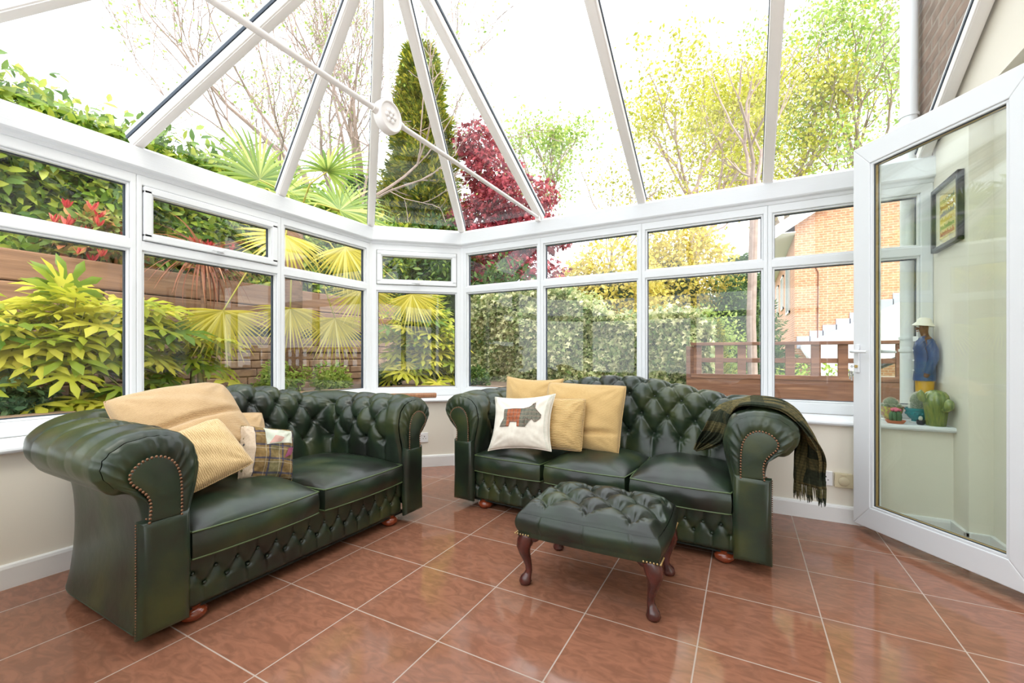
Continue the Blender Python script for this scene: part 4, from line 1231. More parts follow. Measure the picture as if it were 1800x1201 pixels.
def spines(mb, c, r, h, num, ln, rad, seed=1):
    rnd = random.Random(seed); c = Vector(c)
    for _ in range(num):
        th = rnd.uniform(0, 6.283); q = rnd.random()
        if q < 0.55: p = c + Vector((r*math.cos(th), r*math.sin(th), rnd.uniform(0.05, 0.5)*h)); n = Vector((math.cos(th), math.sin(th), 0.2))
        else:
            a = rnd.uniform(0.05, math.pi/2); p = c + Vector((r*math.cos(a)*math.cos(th), r*math.cos(a)*math.sin(th), h*0.5+h*0.5*math.sin(a))); n = Vector((math.cos(a)*math.cos(th), math.cos(a)*math.sin(th), math.sin(a)))
        n = (n + Vector((rnd.uniform(-.6, .6), rnd.uniform(-.6, .6), rnd.uniform(-.6, .6)))).normalized()
        sd_ = n.orthogonal().normalized()*rad
        mb.add([p-sd_, p+sd_, p+n*ln], [(0, 1, 2)])
SOIL = mat('dark_soil', (0.05, 0.035, 0.025), 0.95)
FUZZ = mat('pale_cactus_spines', (0.75, 0.70, 0.58), 0.8)
# yellow-green painted pot
c0 = (0.775, 3.375, SZ)
t1_ = thing('potted_cactus', 'round woolly cactus with offsets in a yellow-green footed pot', 'cactus', c0)
part('saucer', MB().lathe([(0, 0), (0.044, 0), (0.050, 0.007), (0.047, 0.009), (0, 0.006)], c0, 28, cap=False), PLATE, t1_, smooth=40)
part('pot', MB().lathe([(0, 0.007), (0.030, 0.007), (0.030, 0.012), (0.044, 0.026), (0.053, 0.050), (0.057, 0.072), (0.060, 0.084), (0.056, 0.084), (0.052, 0.074), (0, 0.074)], c0, 32, cap=False),
     mat('yellow_green_glaze', (0.55, 0.58, 0.05), 0.25, c2=(0.30, 0.12, 0.10), scale=42, c3=(0.58, 0.62, 0.07)), t1_, smooth=40)
CG = mat('grey_green_cactus', (0.16, 0.20, 0.12), 0.8)
cb = MB(); cactus_body(cb, (c0[0], c0[1], SZ+0.072), dome(0.034, 0.062), 22, 0.10)
cen = [(0.036*math.cos(a), 0.036*math.sin(a)) for a in np.linspace(0, 6.283, 9)[:-1]]
for (dx, dy) in cen: cactus_body(cb, (c0[0]+dx, c0[1]+dy, SZ+0.070), dome(0.015, 0.028), 12, 0.10, n=28)
cp_ = part('cactus_body', cb, CG, t1_, smooth=60)
sp_ = MB(); spines(sp_, (c0[0], c0[1], SZ+0.072), 0.035, 0.062, 1500, 0.009, 0.00035)
for q, (dx, dy) in enumerate(cen): spines(sp_, (c0[0]+dx, c0[1]+dy, SZ+0.070), 0.0155, 0.028, 300, 0.006, 0.0003, q)
part('spines', sp_, FUZZ, cp_, kind='stuff')
# pink-capped cactus in a terracotta saucer
c0 = (0.765, 3.245, SZ)
t2_ = thing('potted_cactus', 'little green cactus with a pink top in a terracotta saucer', 'cactus', c0)
TERR = mat('terracotta', (0.50, 0.16, 0.075), 0.7)
part('saucer', MB().lathe([(0, 0), (0.036, 0), (0.045, 0.012), (0.046, 0.017), (0.042, 0.017), (0.036, 0.010), (0, 0.010)], c0, 28, cap=False), TERR, t2_, smooth=40)
cb = MB(); cactus_body(cb, (c0[0], c0[1], SZ+0.010), [(0.022, 0), (0.025, 0.012), (0.026, 0.03), (0.024, 0.045), (0.018, 0.056), (0.003, 0.060)], 8, 0.35)
part('cactus_body', cb, mat('green_cactus', (0.07, 0.16, 0.07), 0.6), t2_, smooth=60)
cb = MB()
for k in range(16):
    a = k*2.4; r = 0.0052*math.sqrt(k)
    cb.ball((c0[0]+r*math.cos(a), c0[1]+r*math.sin(a), SZ+0.070+0.012*math.cos(r*60)), 0.0085, 0.0085, 0.008, 8, 6)
part('pink_top', cb, mat('pink_flower', (0.62, 0.14, 0.20), 0.7), t2_, smooth=True)
# teal bowl
c0 = (0.885, 3.335, SZ)
t3_ = thing('potted_cactus', 'tall white woolly cactus in a teal embossed footed bowl', 'cactus', c0)
TEAL = mat('teal_glaze', (0.03, 0.22, 0.25), 0.2, coat=0.4)
part('saucer', MB().lathe([(0, 0), (0.034, 0), (0.040, 0.006), (0.038, 0.008), (0, 0.006)], c0, 28, cap=False), PLATE, t3_, smooth=40)
pb = MB().lathe([(0, 0.006), (0.028, 0.006), (0.027, 0.016), (0.040, 0.028), (0.050, 0.045), (0.053, 0.062), (0.052, 0.068), (0.057, 0.072), (0.058, 0.084), (0.054, 0.084), (0.050, 0.076), (0, 0.076)], c0, 40, cap=False)
for k in range(18):
    a = 2*math.pi*k/18; pb.ball((c0[0]+0.051*math.cos(a), c0[1]+0.051*math.sin(a), SZ+0.052), 0.0055, 0.0055, 0.007, 8, 6)
part('bowl', pb, TEAL, t3_, smooth=40)
cb = MB(); cactus_body(cb, (c0[0], c0[1], SZ+0.072), dome(0.033, 0.100), 26, 0.08)
cp_ = part('cactus_body', cb, CG, t3_, smooth=60)
sp_ = MB(); spines(sp_, (c0[0], c0[1], SZ+0.072), 0.034, 0.100, 3200, 0.011, 0.00035, 9); part('spines', sp_, mat('white_cactus_wool', (0.80, 0.78, 0.72), 0.8), cp_, kind='stuff')
# small dark pot
c0 = (0.872, 3.235, SZ)
t4_ = thing('little_pot', 'tiny black pot between the teal bowl and the ceramic cactus', 'pot', c0)
part('pot', MB().lathe([(0, 0), (0.014, 0), (0.018, 0.006), (0.019, 0.022), (0.017, 0.024), (0.015, 0.020), (0, 0.020)], c0, 20, cap=False), mat('black_glaze', (0.015, 0.015, 0.02), 0.3), t4_, smooth=40)
cb = MB(); cb.ball((c0[0], c0[1], SZ+0.034), 0.010, 0.010, 0.014, 12, 8); part('plant', cb, mat('pale_plant', (0.5, 0.5, 0.42), 0.8), t4_, smooth=True)
# ceramic cactus jar
c0 = Vector((0.933, 3.225, SZ))
t5_ = thing('ceramic_cactus', 'glossy green ceramic cactus ornament with two stubby arms', 'ornament', c0)
CER = mat('green_ceramic_glaze', (0.10, 0.16, 0.035), 0.12, c2=(0.24, 0.27, 0.06), scale=16, stretch=(6, 6, 1), coat=0.6)
cb = MB(); cactus_body(cb, c0, [(0.036, 0.0), (0.040, 0.004), (0.043, 0.04), (0.047, 0.08), (0.052, 0.12), (0.053, 0.145), (0.049, 0.168), (0.038, 0.186), (0.020, 0.196), (0.002, 0.199)], 9, 0.16)
part('body', cb, CER, t5_, smooth=60)
def carm(d, z, up, rr):
    d = Vector(d).normalized(); P = [c0 + d*0.040 + Vector((0, 0, z)), c0 + d*0.062 + Vector((0, 0, z+0.004)), c0 + d*0.076 + Vector((0, 0, z+0.020)), c0 + d*0.078 + Vector((0, 0, z+0.04)), c0 + d*0.076 + Vector((0, 0, z+up)), c0 + d*0.075 + Vector((0, 0, z+up+0.012))]
    m_ = MB(); m_.tube(P, [rr*.6, rr*.9, rr*1.15, rr*1.1, rr*.8, rr*.15], 16); return m_
part('arm', carm((0.42, -0.9, 0), 0.092, 0.052, 0.020), CER, t5_, smooth=60)
part('arm', carm((-0.75, -0.3, 0), 0.135, 0.052, 0.016), CER, t5_, smooth=60)

# carved figurine
fc = Vector((0.942, 3.425, SZ))
fg = thing('wooden_figurine', 'carved wooden man in a blue jacket, yellow trousers and white hat beside the window', 'figurine', fc)
SKIN = mat('dark_wood_skin', (0.14, 0.05, 0.025), 0.35)
fg.scale = (1, 0.78, 1)
def skin_obj(name, pts, edges, radii, m, root, sub=2):
    me = bpy.data.meshes.new(name); me.from_pydata([tuple(Vector(p)) for p in pts], edges, [])
    o = bpy.data.objects.new(name, me); col.objects.link(o); me.materials.append(m)
    o.modifiers.new('s', 'SKIN')
    for i, r in enumerate(radii):
        me.skin_vertices[0].data[i].radius = r if hasattr(r, '__len__') else (r, r)
    me.skin_vertices[0].data[0].use_root = True
    sb_ = o.modifiers.new('d', 'SUBSURF'); sb_.levels = sub; sb_.render_levels = sub
    # bake the skin so the object is an ordinary mesh
    dg = bpy.context.evaluated_depsgraph_get(); ev = o.evaluated_get(dg)
    nm = bpy.data.meshes.new_from_object(ev); o.modifiers.clear(); o.data = nm
    nm.polygons.foreach_set('use_smooth', [True]*len(nm.polygons)); nm.materials.clear(); nm.materials.append(m)
    o.parent = root
    return o
# body: continuous from feet to head, facing -X
S_ = 0.60
pts = [(0, 0, .52), (0, 0, .62), (0, 0, .76), (0.005, 0, .83), (-0.005, 0, .87), (-.012, 0, .92), (-0.008, 0, .965),
       (0, .045, .49), (-.008, .05, .27), (0.0, .05, .05), (-.06, .05, .025), (0, -.045, .49), (-.012, -.05, .27), (0.0, -.05, .05), (-.06, -.05, .025),
       (.005, .105, .79), (.035, .125, .62), (-.005, .115, .48), (-.02, .11, .43), (.005, -.105, .79), (.035, -.125, .62), (-.005, -.115, .48), (-.02, -.11, .43)]
edg = [(0,1),(1,2),(2,3),(3,4),(4,5),(5,6),(0,7),(7,8),(8,9),(9,10),(0,11),(11,12),(12,13),(13,14),(2,15),(15,16),(16,17),(17,18),(2,19),(19,20),(20,21),(21,22)]
rad = [(.075,.06),(.075,.06),(.085,.065),.035,.03,(.05,.045),(.045,.04),.055,.042,.03,.024,.055,.042,.03,.024,.042,.034,.026,.022,.042,.034,.026,.022]
k_ = S_
skin_obj('body', [(x*k_, y*k_, z*k_) for x, y, z in pts], edg, [tuple(q*k_ for q in r) if hasattr(r, '__len__') else r*k_ for r in rad], SKIN, fg)
def loc(mb): return mb
JB = mat('blue_painted_jacket', (0.03, 0.075, 0.20), 0.3, c2=(0.02, 0.05, 0.15), scale=40)
YT = mat('yellow_painted_trousers', (0.62, 0.33, 0.01), 0.3)
def elt(rows, n=24):
    mb = MB(); vv = []; ff = []
    for (x, y, z, rx, ry) in rows:
        for q in range(n):
            th = 2*math.pi*q/n; vv.append(((x+rx*math.cos(th))*k_, (y+ry*math.sin(th))*k_, z*k_))
    m = len(rows)
    for i in range(m-1):
        for q in range(n):
            q2 = (q+1) % n; ff.append((i*n+q, i*n+q2, (i+1)*n+q2, (i+1)*n+q))
    ff += [tuple(range(n)), tuple((m-1)*n+q for q in range(n))]
    return mb.add(vv, ff)
jk = part('jacket', elt([(-.005,0,.40,.082,.125),(-.003,0,.42,.085,.125),(0,0,.52,.080,.112),(0,0,.62,.078,.108),(-.005,0,.72,.084,.118),(0,0,.79,.074,.115),(.002,0,.825,.045,.07),(0,0,.84,.033,.036)]), JB, fg, smooth=60, world=False)
for sy in (-1, 1):
    sl = MB(); sl.tube([((.003)*k_, sy*.105*k_, .795*k_), (.03*k_, sy*.135*k_, .70*k_), (.037*k_, sy*.138*k_, .62*k_), (.012*k_, sy*.13*k_, .53*k_), (-.004*k_, sy*.12*k_, .475*k_)], [.040*k_, .044*k_, .040*k_, .035*k_, .033*k_], 14)
    part('sleeve', sl, JB, jk, smooth=60, world=False)
    tr_ = elt([(0, sy*.05, .05, .047, .045), (-.004, sy*.05, .25, .055, .050), (0, sy*.047, .45, .066, .056), (0, sy*.03, .52, .06, .05)])
    part('trouser_leg', tr_, YT, fg, smooth=60, world=False)
    sh = MB(); sh.ball((-.022*k_, sy*.05*k_, .024*k_), .068*k_, .036*k_, .026*k_, 14, 8); part('shoe', sh, mat('black_paint', (0.02, 0.02, 0.02), 0.3), fg, smooth=True, world=False)
part('shirt_front', MB().prism([(-.055*k_, -.022*k_), (-.090*k_, 0), (-.055*k_, .022*k_)], 0.05*k_, z0=.79*k_), PLATE, fg, world=False)
for z in (.50, .60, .70): part('jacket_button', MB().ball((-.0845*k_, 0, z*k_), .008*k_, n=8, m=6), PLATE, jk, smooth=True, world=False)
fm = MB(); fm.ball((-.060*k_, 0, .917*k_), .016*k_, .011*k_, .016*k_, 10, 6); part('nose', fm, SKIN, fg, smooth=True, world=False)
for sy in (-1, 1):
    e = MB(); e.ball((-.050*k_, sy*.018*k_, .932*k_), .008*k_, .008*k_, .006*k_, 8, 6); part('eye', e, PLATE, fg, smooth=True, world=False)
    e = MB(); e.ball((-.006*k_, sy*.046*k_, .922*k_), .013*k_, .007*k_, .018*k_, 8, 6); part('ear', e, SKIN, fg, smooth=True, world=False)
e = MB(); e.tube([(-.052*k_, -.014*k_, .892*k_), (-.060*k_, 0, .889*k_), (-.052*k_, .014*k_, .892*k_)], .0045*k_, 8); part('mouth', e, mat('red_lips', (0.3, 0.05, 0.03), 0.4), fg, smooth=True, world=False)
ht = MB().lathe([(0, .01*k_), (.080*k_, -.014*k_), (.088*k_, -.018*k_), (.084*k_, -.006*k_), (.060*k_, .020*k_), (.054*k_, .045*k_), (.040*k_, .062*k_), (0, .068*k_)], (-.008*k_, 0, .958*k_), 28, Matrix.Rotation(R(7), 4, 'Y'), cap=False)
part('hat', ht, mat('cream_painted_hat', (0.80, 0.76, 0.66), 0.4), fg, smooth=50, world=False)
st_ = MB().lathe([(0, -0.0), (.09*k_, 0.0), (.09*k_, .012*k_), (0, .012*k_)], (-.01*k_, 0, 0), 24, cap=False)
part('stand', st_, mat('black_paint', (0.02, 0.02, 0.02), 0.3), fg, world=False)

# framed picture on the return wall (lies in the YZ plane, facing -X)
pc = thing('framed_picture', 'black-framed print of small coloured rows on the wall beside the glazed door', 'picture', (1.0, 3.255, 1.60))
BLK = mat('black_frame', (0.02, 0.022, 0.03), 0.35)
y0, y1, z0, z1 = 3.075, 3.44, 1.60, 1.965
mb = MB()
for a, b in (((0.972, y0, z0), (1.0, y0+0.022, z1)), ((0.972, y1-0.022, z0), (1.0, y1, z1)), ((0.972, y0, z0), (1.0, y1, z0+0.022)), ((0.972, y0, z1-0.022), (1.0, y1, z1))): mb.rbox(a, b, 0.002)
part('frame', mb, BLK, pc)
part('mount', MB().box((0.990, y0+0.02, z0+0.02), (0.996, y1-0.02, z1-0.02)), mat('cream_mount', (0.74, 0.68, 0.50), 0.8), pc)
pr = part('print', MB().box((0.9885, y0+0.075, z0+0.06), (0.9905, y1-0.075, z1-0.06)), mat('pale_yellow_print', (0.62, 0.52, 0.26), 0.8), pc)
rnd = random.Random(8); cols = [(0.45, 0.07, 0.05), (0.10, 0.25, 0.07), (0.55, 0.40, 0.05), (0.06, 0.11, 0.30), (0.35, 0.16, 0.05), (0.12, 0.20, 0.12)]
for r_ in range(6):
    zb_ = z0+0.075+r_*0.037
    mb = MB(); mb.box((0.9880, y0+0.085, zb_-0.003), (0.9887, y1-0.085, zb_-0.001))
    k = 0; y = y0+0.09
    while y < y1-0.095:
        h = rnd.uniform(0.012, 0.026); mb.box((0.9878, y, zb_), (0.9887, y+0.009, zb_+h)); y += 0.0135
    part('row_of_marks', mb, mat('print_ink_%d' % r_, cols[r_], 0.8), pr)
part('glass', MB().box((0.980, y0+0.02, z0+0.02), (0.982, y1-0.02, z1-0.02)), GLASS, pc)
# ================================================================ the garden and neighbours
NR = np.random.RandomState(7)
def leaf_mat(name, c1, c2, c3=None, rough=0.5, transl=0.35, spec=0.3):
    return mat(name, c1, rough, c2=c2, c3=c3, island=True, transl=transl, spec=spec)
# leaf shapes: vertices (x across, y along, z up) and faces
def shape_ovate(w=0.42):
    V = [(0,0,0),(w*.5,.35,.05),(0,.35,0),(-w*.5,.35,.05),(w*.38,.7,.03),(0,.7,-.02),(-w*.38,.7,.03),(0,1,-.08)]
    Fc = [(0,1,2),(0,2,3),(1,4,5,2),(3,2,5,6),(4,7,5),(6,5,7)]
    return np.array(V, float), Fc
def shape_small():
    return np.array([(0,0,0),(.28,.5,.06),(0,1,0),(-.28,.5,.06)], float), [(0,1,2),(0,2,3)]
def shape_palmate(n=8, notch=0.33, w=0.31, spread=255):
    V = [(0,0,0)]; Fc = []; ang = np.radians(np.linspace(-spread/2, spread/2, n))
    ln = 0.75 + 0.25*np.cos(ang*0.6)
    for i, a in enumerate(ang):
        s, c = math.sin(a), math.cos(a); L = ln[i]
        def P(u, v, z): return (s*u + c*v, c*u - s*v, z)
        k = len(V)
        V += [P(L*notch, -w*0.20, 0.0), P(L*0.70, -w*0.42*0.9, -0.03), P(L, 0, -0.16), P(L*0.70, w*0.42*0.9, -0.03), P(L*notch, w*0.20, 0.0), P(L*0.62, 0, 0.045)]
        Fc += [(0, k, k+5, k+4), (k, k+1, k+5), (k+1, k+2, k+5), (k+2, k+3, k+5), (k+3, k+4, k+5)]
        if i: Fc.append((0, k-2, k))
    return np.array(V, float), Fc
def shape_ivy():
    V = [(0,0.25,0.03),(0,0,0),(.38,.05,-.02),(.22,.32,.02),(.48,.52,-.04),(.18,.58,.02),(0,1,-.08),(-.18,.58,.02),(-.48,.52,-.04),(-.22,.32,.02),(-.38,.05,-.02)]
    return np.array(V, float), [(0,1,2,3),(0,3,4,5),(0,5,6,7),(0,7,8,9),(0,9,10,1)]
def shape_blade(n=5, w=0.05, droop=0.5):
    V = []; Fc = []
    for i in range(n+1):
        t = i/n; ww = w*(1-t*0.92)*(0.5+min(1, t*5)*0.5)
        z = -droop*t*t; y = t*(1-0.25*droop*t)
        V += [(-ww, y, z), (0, y, z-ww*0.5), (ww, y, z)]
        if i:
            k = 3*i; Fc += [(k-3, k-2, k+1, k), (k-2, k-1, k+2, k+1)]
    return np.array(V, float), Fc
SH = {'ovate': shape_ovate(), 'small': shape_small(), 'palmate': shape_palmate(), 'ivy': shape_ivy(), 'blade': shape_blade()}
def leaves(pos, up, nrm, size, shape, jit=0.0):
    """pos Nx3, up (tip direction) Nx3, nrm Nx3, size N -> vertices, faces of N leaves"""
    V, Fc = SH[shape] if isinstance(shape, str) else shape
    pos = np.asarray(pos, float); N_ = len(pos)
    y = up/np.linalg.norm(up, axis=1, keepdims=True)
    z = nrm - y*np.sum(nrm*y, 1, keepdims=True); z /= np.linalg.norm(z, axis=1, keepdims=True)+1e-9
    x = np.cross(y, z)
    B = np.stack([x, y, z], 1)                   # N,3,3 rows
    W = np.einsum('vk,nkd->nvd', V, B)*size[:, None, None] + pos[:, None, :]
    nv = len(V)
    fs = [tuple(i*nv+q for q in f) for i in range(N_) for f in Fc]
    return W.reshape(-1, 3), fs
def mesh_part(name, V, Fc, m, root=None, kind=None, label=None):
    rl = np.array(root_world(root)) if root is not None else np.zeros(3)
    V = np.asarray(V) - rl
    me = bpy.data.meshes.new(name)
    nf = len(Fc); lens = np.fromiter((len(f) for f in Fc), dtype=np.int32, count=nf)
    me.vertices.add(len(V)); me.vertices.foreach_set('co', V.astype(np.float32).ravel())
    idx = np.fromiter((i for f in Fc for i in f), dtype=np.int32, count=int(lens.sum()))
    me.loops.add(len(idx)); me.loops.foreach_set('vertex_index', idx)
    me.polygons.add(nf); st = np.r_[0, np.cumsum(lens)[:-1]].astype(np.int32); me.polygons.foreach_set('loop_start', st)
    me.materials.append(m); me.update(calc_edges=True)
    o = bpy.data.objects.new(name, me); col.objects.link(o)
    if root is not None: o.parent = root
    if kind: o['kind'] = kind
    if label: o['label'] = label
    return o
def rvec(n, rs=NR):
    v = rs.normal(size=(n, 3)); return v/np.linalg.norm(v, axis=1, keepdims=True)
def clump(cx, cy, cz, rx, ry, rz, n, size, shape, rs, out=0.8, shell=0.55, droop=0.2):
    """leaves through an ellipsoid, denser near the skin"""
    d = rvec(n, rs); r = shell + (1-shell)*rs.rand(n)**0.5
    P = np.array([cx, cy, cz]) + d*r[:, None]*np.array([rx, ry, rz])
    P += rs.normal(size=(n, 3))*min(rx, ry, rz)*0.06
    nr = d*out + rvec(n, rs)*0.6 + np.array([0, 0, 0.35])
    tp = d*0.6 + rvec(n, rs)*0.8 + np.array([0, 0, -droop])
    return leaves(P, tp, nr, size*(0.6+0.7*rs.rand(n)), shape)
def join(parts_):
    Vs = []; Fs = []; o_ = 0
    for V, Fc in parts_:
        Vs.append(V); Fs += [tuple(i+o_ for i in f) for f in Fc]; o_ += len(V)
    return np.concatenate(Vs), Fs
BARK = mat('grey_brown_bark', (0.22, 0.15, 0.11), 0.9, c2=(0.34, 0.27, 0.21), scale=18, bump=0.5, bscale=30, stretch=(3, 3, 0.6))

# ---- ground
EARTH = mat('brown_soil', (0.085, 0.055, 0.035), 0.95, c2=(0.16, 0.11, 0.07), scale=20, bump=0.6, bscale=40)
gb = MB(); gb.box((-40, 3.6, -0.75), (45, 60, -0.7)); gb.box((-40, -12, -0.75), (-3.2, 3.6, -0.7))
struct('ground', gb, mat('grass_ground', (0.07, 0.13, 0.03), 0.95, c2=(0.14, 0.20, 0.06), scale=3))
def bed(name, poly, z, m, zb=-0.7): 
    mb = MB().prism(poly, z-zb, z0=zb); return struct(name, mb, m)
bed('raised_bed', [(-3.62, -2.0), (-3.62, 2.9), (-3.3, 3.75), (-2.2, 4.1), (-2.2, 5.6), (-4.75, 5.6), (-4.75, -2.0)], 0.60, EARTH)
STONE = brick_mat('split_faced_stone', (0.30, 0.175, 0.10), (0.20, 0.115, 0.07), (0.05, 0.032, 0.024), bw=0.42, bh=0.088, ms=0.010, axes='YZ', bump=1.0)
STONEX = brick_mat('split_faced_stone_end', (0.30, 0.175, 0.10), (0.20, 0.115, 0.07), (0.05, 0.032, 0.024), bw=0.42, bh=0.088, ms=0.010, axes='XZ', bump=1.0)
rw = MB()
rnd = random.Random(3)
z = 0.50
while z < 1.20:
    y = -2.0 + rnd.uniform(-0.3, 0)
    while y < 5.0:
        L_ = rnd.uniform(0.25, 0.62); dx = rnd.uniform(0, 0.022)
        rw.rbox((-4.90, y+0.004, z+0.003), (-4.70+dx, min(y+L_, 5.0)-0.004, z+0.083), 0.010)
        y += L_
    z += 0.088
rw.box((-4.9, -2, 0.4), (-4.715, 5.0, 1.20))
single('retaining_wall', rw, mat('buff_split_stone', (0.33, 0.21, 0.125), 0.9, c2=(0.20, 0.12, 0.075), scale=4, bump=0.8, bscale=25, c3=(0.40, 0.27, 0.17)), 'buff split-stone garden retaining wall beyond the left windows', 'wall', normals=False)
SLEEP = mat('weathered_sleeper_timber', (0.30, 0.165, 0.095), 0.85, c2=(0.20, 0.105, 0.06), c3=(0.38, 0.23, 0.14), scale=2.2, stretch=(6, 0.5, 9), bump=0.4, bscale=20)
for k, (za, zb, ya, yb) in enumerate(((1.30, 1.535, -2.0, 1.55), (1.30, 1.535, 1.56, 5.0), (1.54, 1.775, -2.0, 2.45), (1.54, 1.775, 2.46, 5.0))):
    single('timber_sleeper', MB().rbox((-4.93, ya, za+0.006), (-4.68-0.02*(k > 1), yb, zb), 0.012), SLEEP, ['lower brown timber sleeper on the stone wall, nearer length', 'lower brown timber sleeper on the stone wall, farther length', 'top brown timber sleeper on the stone wall, nearer length', 'top brown timber sleeper on the stone wall, farther length'][k], 'sleeper', group='timber sleepers on the garden wall')
kb = MB()
kp = [(-3.66, -1.5), (-3.66, 2.85), (-3.34, 3.8), (-2.2, 4.15)]
for a in range(3):
    p, q = Vector((*kp[a], 0.56)), Vector((*kp[a+1], 0.56)); L_ = (q-p).length; n_ = max(1, int(L_/0.42))
    for k in range(n_):
        a0 = p.lerp(q, k/n_ + 0.008); a1 = p.lerp(q, (k+1)/n_ - 0.008); kb.beam(a0, a1, 0.11, 0.095, r=0.012)
single('stone_edging', kb, mat('buff_kerb_stone', (0.38, 0.25, 0.17), 0.9, c2=(0.26, 0.16, 0.10), scale=6, bump=0.5), 'row of buff stone edging along the planted bed', 'edging')

# ---- laurel hedge over the wall
def hedge_leaves(x0, x1, y0, y1, z0, z1, n, size, shape, rs, axis='x', face=1, topn=0.3, rough=0.12):
    """a clipped-ish hedge: leaves on the visible face, the top and a little inside"""
    nt = int(n*topn); nf = n - nt
    P = np.zeros((n, 3)); Nn_ = np.zeros((n, 3))
    a = rs.rand(n); b = rs.rand(n)
    lump = lambda u, v: 0.5*np.sin(u*2.1+v*1.7) + 0.5*np.sin(u*4.7-v*3.9+1.3)
    if axis == 'x':      # face looks along +x, hedge runs along y
        P[:, 1] = y0 + a*(y1-y0)
        P[:nf, 2] = z0 + b[:nf]*(z1-z0); P[:nf, 0] = x1 + rough*lump(P[:nf, 1]*1.5, P[:nf, 2]*2) - rs.rand(nf)**2*0.25
        P[nf:, 0] = x0 + b[nf:]*(x1-x0); P[nf:, 2] = z1 + 0.08*lump(P[nf:, 0]*3, P[nf:, 1]*2) + 0.12*rs.normal(size=nt)
        Nn_[:nf] = (1, 0, 0.35); Nn_[nf:] = (0.3, 0, 1)
    else:                # face looks along -y, hedge runs along x
        P[:, 0] = x0 + a*(x1-x0)
        P[:nf, 2] = z0 + b[:nf]*(z1-z0); P[:nf, 1] = y0 - rough*lump(P[:nf, 0]*1.5, P[:nf, 2]*2) + rs.rand(nf)**2*0.25
        P[nf:, 1] = y0 + b[nf:]*(y1-y0); P[nf:, 2] = z1 + 0.06*lump(P[nf:, 0]*3, P[nf:, 1]*2) + 0.06*rs.normal(size=nt)
        Nn_[:nf] = (0, -1, 0.35); Nn_[nf:] = (0, -0.3, 1)
    nr = Nn_ + rvec(n, rs)*0.75
    tp = Nn_*0.4 + rvec(n, rs)*0.8 + np.array([0, 0, -0.25])
    return leaves(P, tp, nr, size*(0.6+0.7*rs.rand(n)), shape)
LAUREL = leaf_mat('laurel_leaves', (0.05, 0.13, 0.02), (0.20, 0.32, 0.04), (0.50, 0.54, 0.07), 0.35)
DARKCORE = mat('dark_core_green', (0.015, 0.035, 0.012), 0.95, c2=(0.03, 0.06, 0.02), scale=8)  # for solid cores added inside the plants to block the sky
rs = np.random.RandomState(1)
hz = thing('laurel_hedge', 'tall glossy laurel hedge growing above the timber sleepers', 'hedge', (-5.3, 2.0, 1.6))
V, Fc = hedge_leaves(-5.9, -5.0, -1.5, 5.6, 1.65, 3.05, 24000, 0.115, 'ovate', rs)
mesh_part('foliage', V, Fc, LAUREL, hz)
part('dark_core_block', MB().rbox((-5.9, -1.6, 0.5), (-5.22, 5.6, 2.95), 0.15), DARKCORE, hz)  # added solid block, stops sky showing through the hedge
# far-corner dark evergreen mass behind the palm and conifer
def bush(name, label, cat, c, r, n, size, shape, m, seed, core=True, group=None, k=5, shell=0.55, trunk=None, droop=0.2):
    rs = np.random.RandomState(seed)
    root = thing(name, label, cat, (c[0], c[1], c[2]-r[2]), 0, group)
    ps = []
    for q in range(k):
        d = rvec(1, rs)[0]*0.42 if k > 1 else np.zeros(3)
        s = 0.62+0.2*rs.rand() if k > 1 else 1
        ps.append(clump(c[0]+d[0]*r[0], c[1]+d[1]*r[1], c[2]+d[2]*r[2], r[0]*s, r[1]*s, r[2]*s, n//k, size, shape, rs, shell=shell, droop=droop))
    V, Fc = join(ps); mesh_part('foliage', V, Fc, m, root)
    if core and min(r) > 0.35:
        part('dark_core', MB().ball(c, r[0]*0.5, r[1]*0.5, r[2]*0.6, 14, 10), DARKCORE, root, smooth=True)  # added dark ball, closes the gaps between leaves
    sm_ = MB().tube([(c[0], c[1], c[2]-r[2]-(trunk or 0)), (c[0], c[1], c[2])], 0.03 if not trunk else 0.05, 8)
    part('stem', sm_, BARK, root, smooth=True)
    return root
EVG = leaf_mat('evergreen_leaves', (0.025, 0.07, 0.015), (0.07, 0.14, 0.03), (0.16, 0.24, 0.05))
bush('evergreen_shrub', 'dark evergreen shrub filling the far corner behind the palm', 'shrub', (-4.9, 6.25, 2.0), (1.1, 0.9, 1.35), 6500, 0.12, 'ovate', EVG, 21)
bush('evergreen_shrub', 'dark evergreen shrub behind the cut corner window, below the conifer', 'shrub', (-3.55, 6.3, 1.5), (0.8, 0.6, 1.1), 5000, 0.10, 'ovate', EVG, 22)
# photinia with red shoots
PHOT = leaf_mat('photinia_leaves', (0.10, 0.20, 0.04), (0.40, 0.42, 0.10), (0.55, 0.18, 0.09))
REDL = leaf_mat('red_young_leaves', (0.55, 0.03, 0.05), (0.70, 0.10, 0.09), (0.80, 0.25, 0.16))
def photinia(c, r, seed, label):
    rs = np.random.RandomState(seed)
    b_ = bush('photinia_shrub', label, 'shrub', c, r, 1400, 0.10, 'ovate', PHOT, seed, core=False, group=None, k=3)
    ps = []
    for q in range(30):
        p = np.array(c) + rs.uniform(-1, 1, 3)*np.array(r)*0.85 + np.array([0.12, 0, 0.05])
        n = 8; up_ = np.array([0.25, 0, 1.0]) + rvec(n, rs)*0.6
        ps.append(leaves(np.repeat(p[None], n, 0), up_, rvec(n, rs), 0.06+0.04*rs.rand(n), shape_ovate(0.26)))
    V, Fc = join(ps); mesh_part('red_shoots', V, Fc, REDL, b_, label='bright red young shoots')
photinia((-4.88, 1.60, 1.92), (0.22, 0.38, 0.26), 31, 'photinia shrub with bright red shoots in front of the laurel hedge')
photinia((-4.85, 2.45, 1.90), (0.18, 0.25, 0.16), 32, 'low yellow-green shrub with few red tips right of the larger photinia')

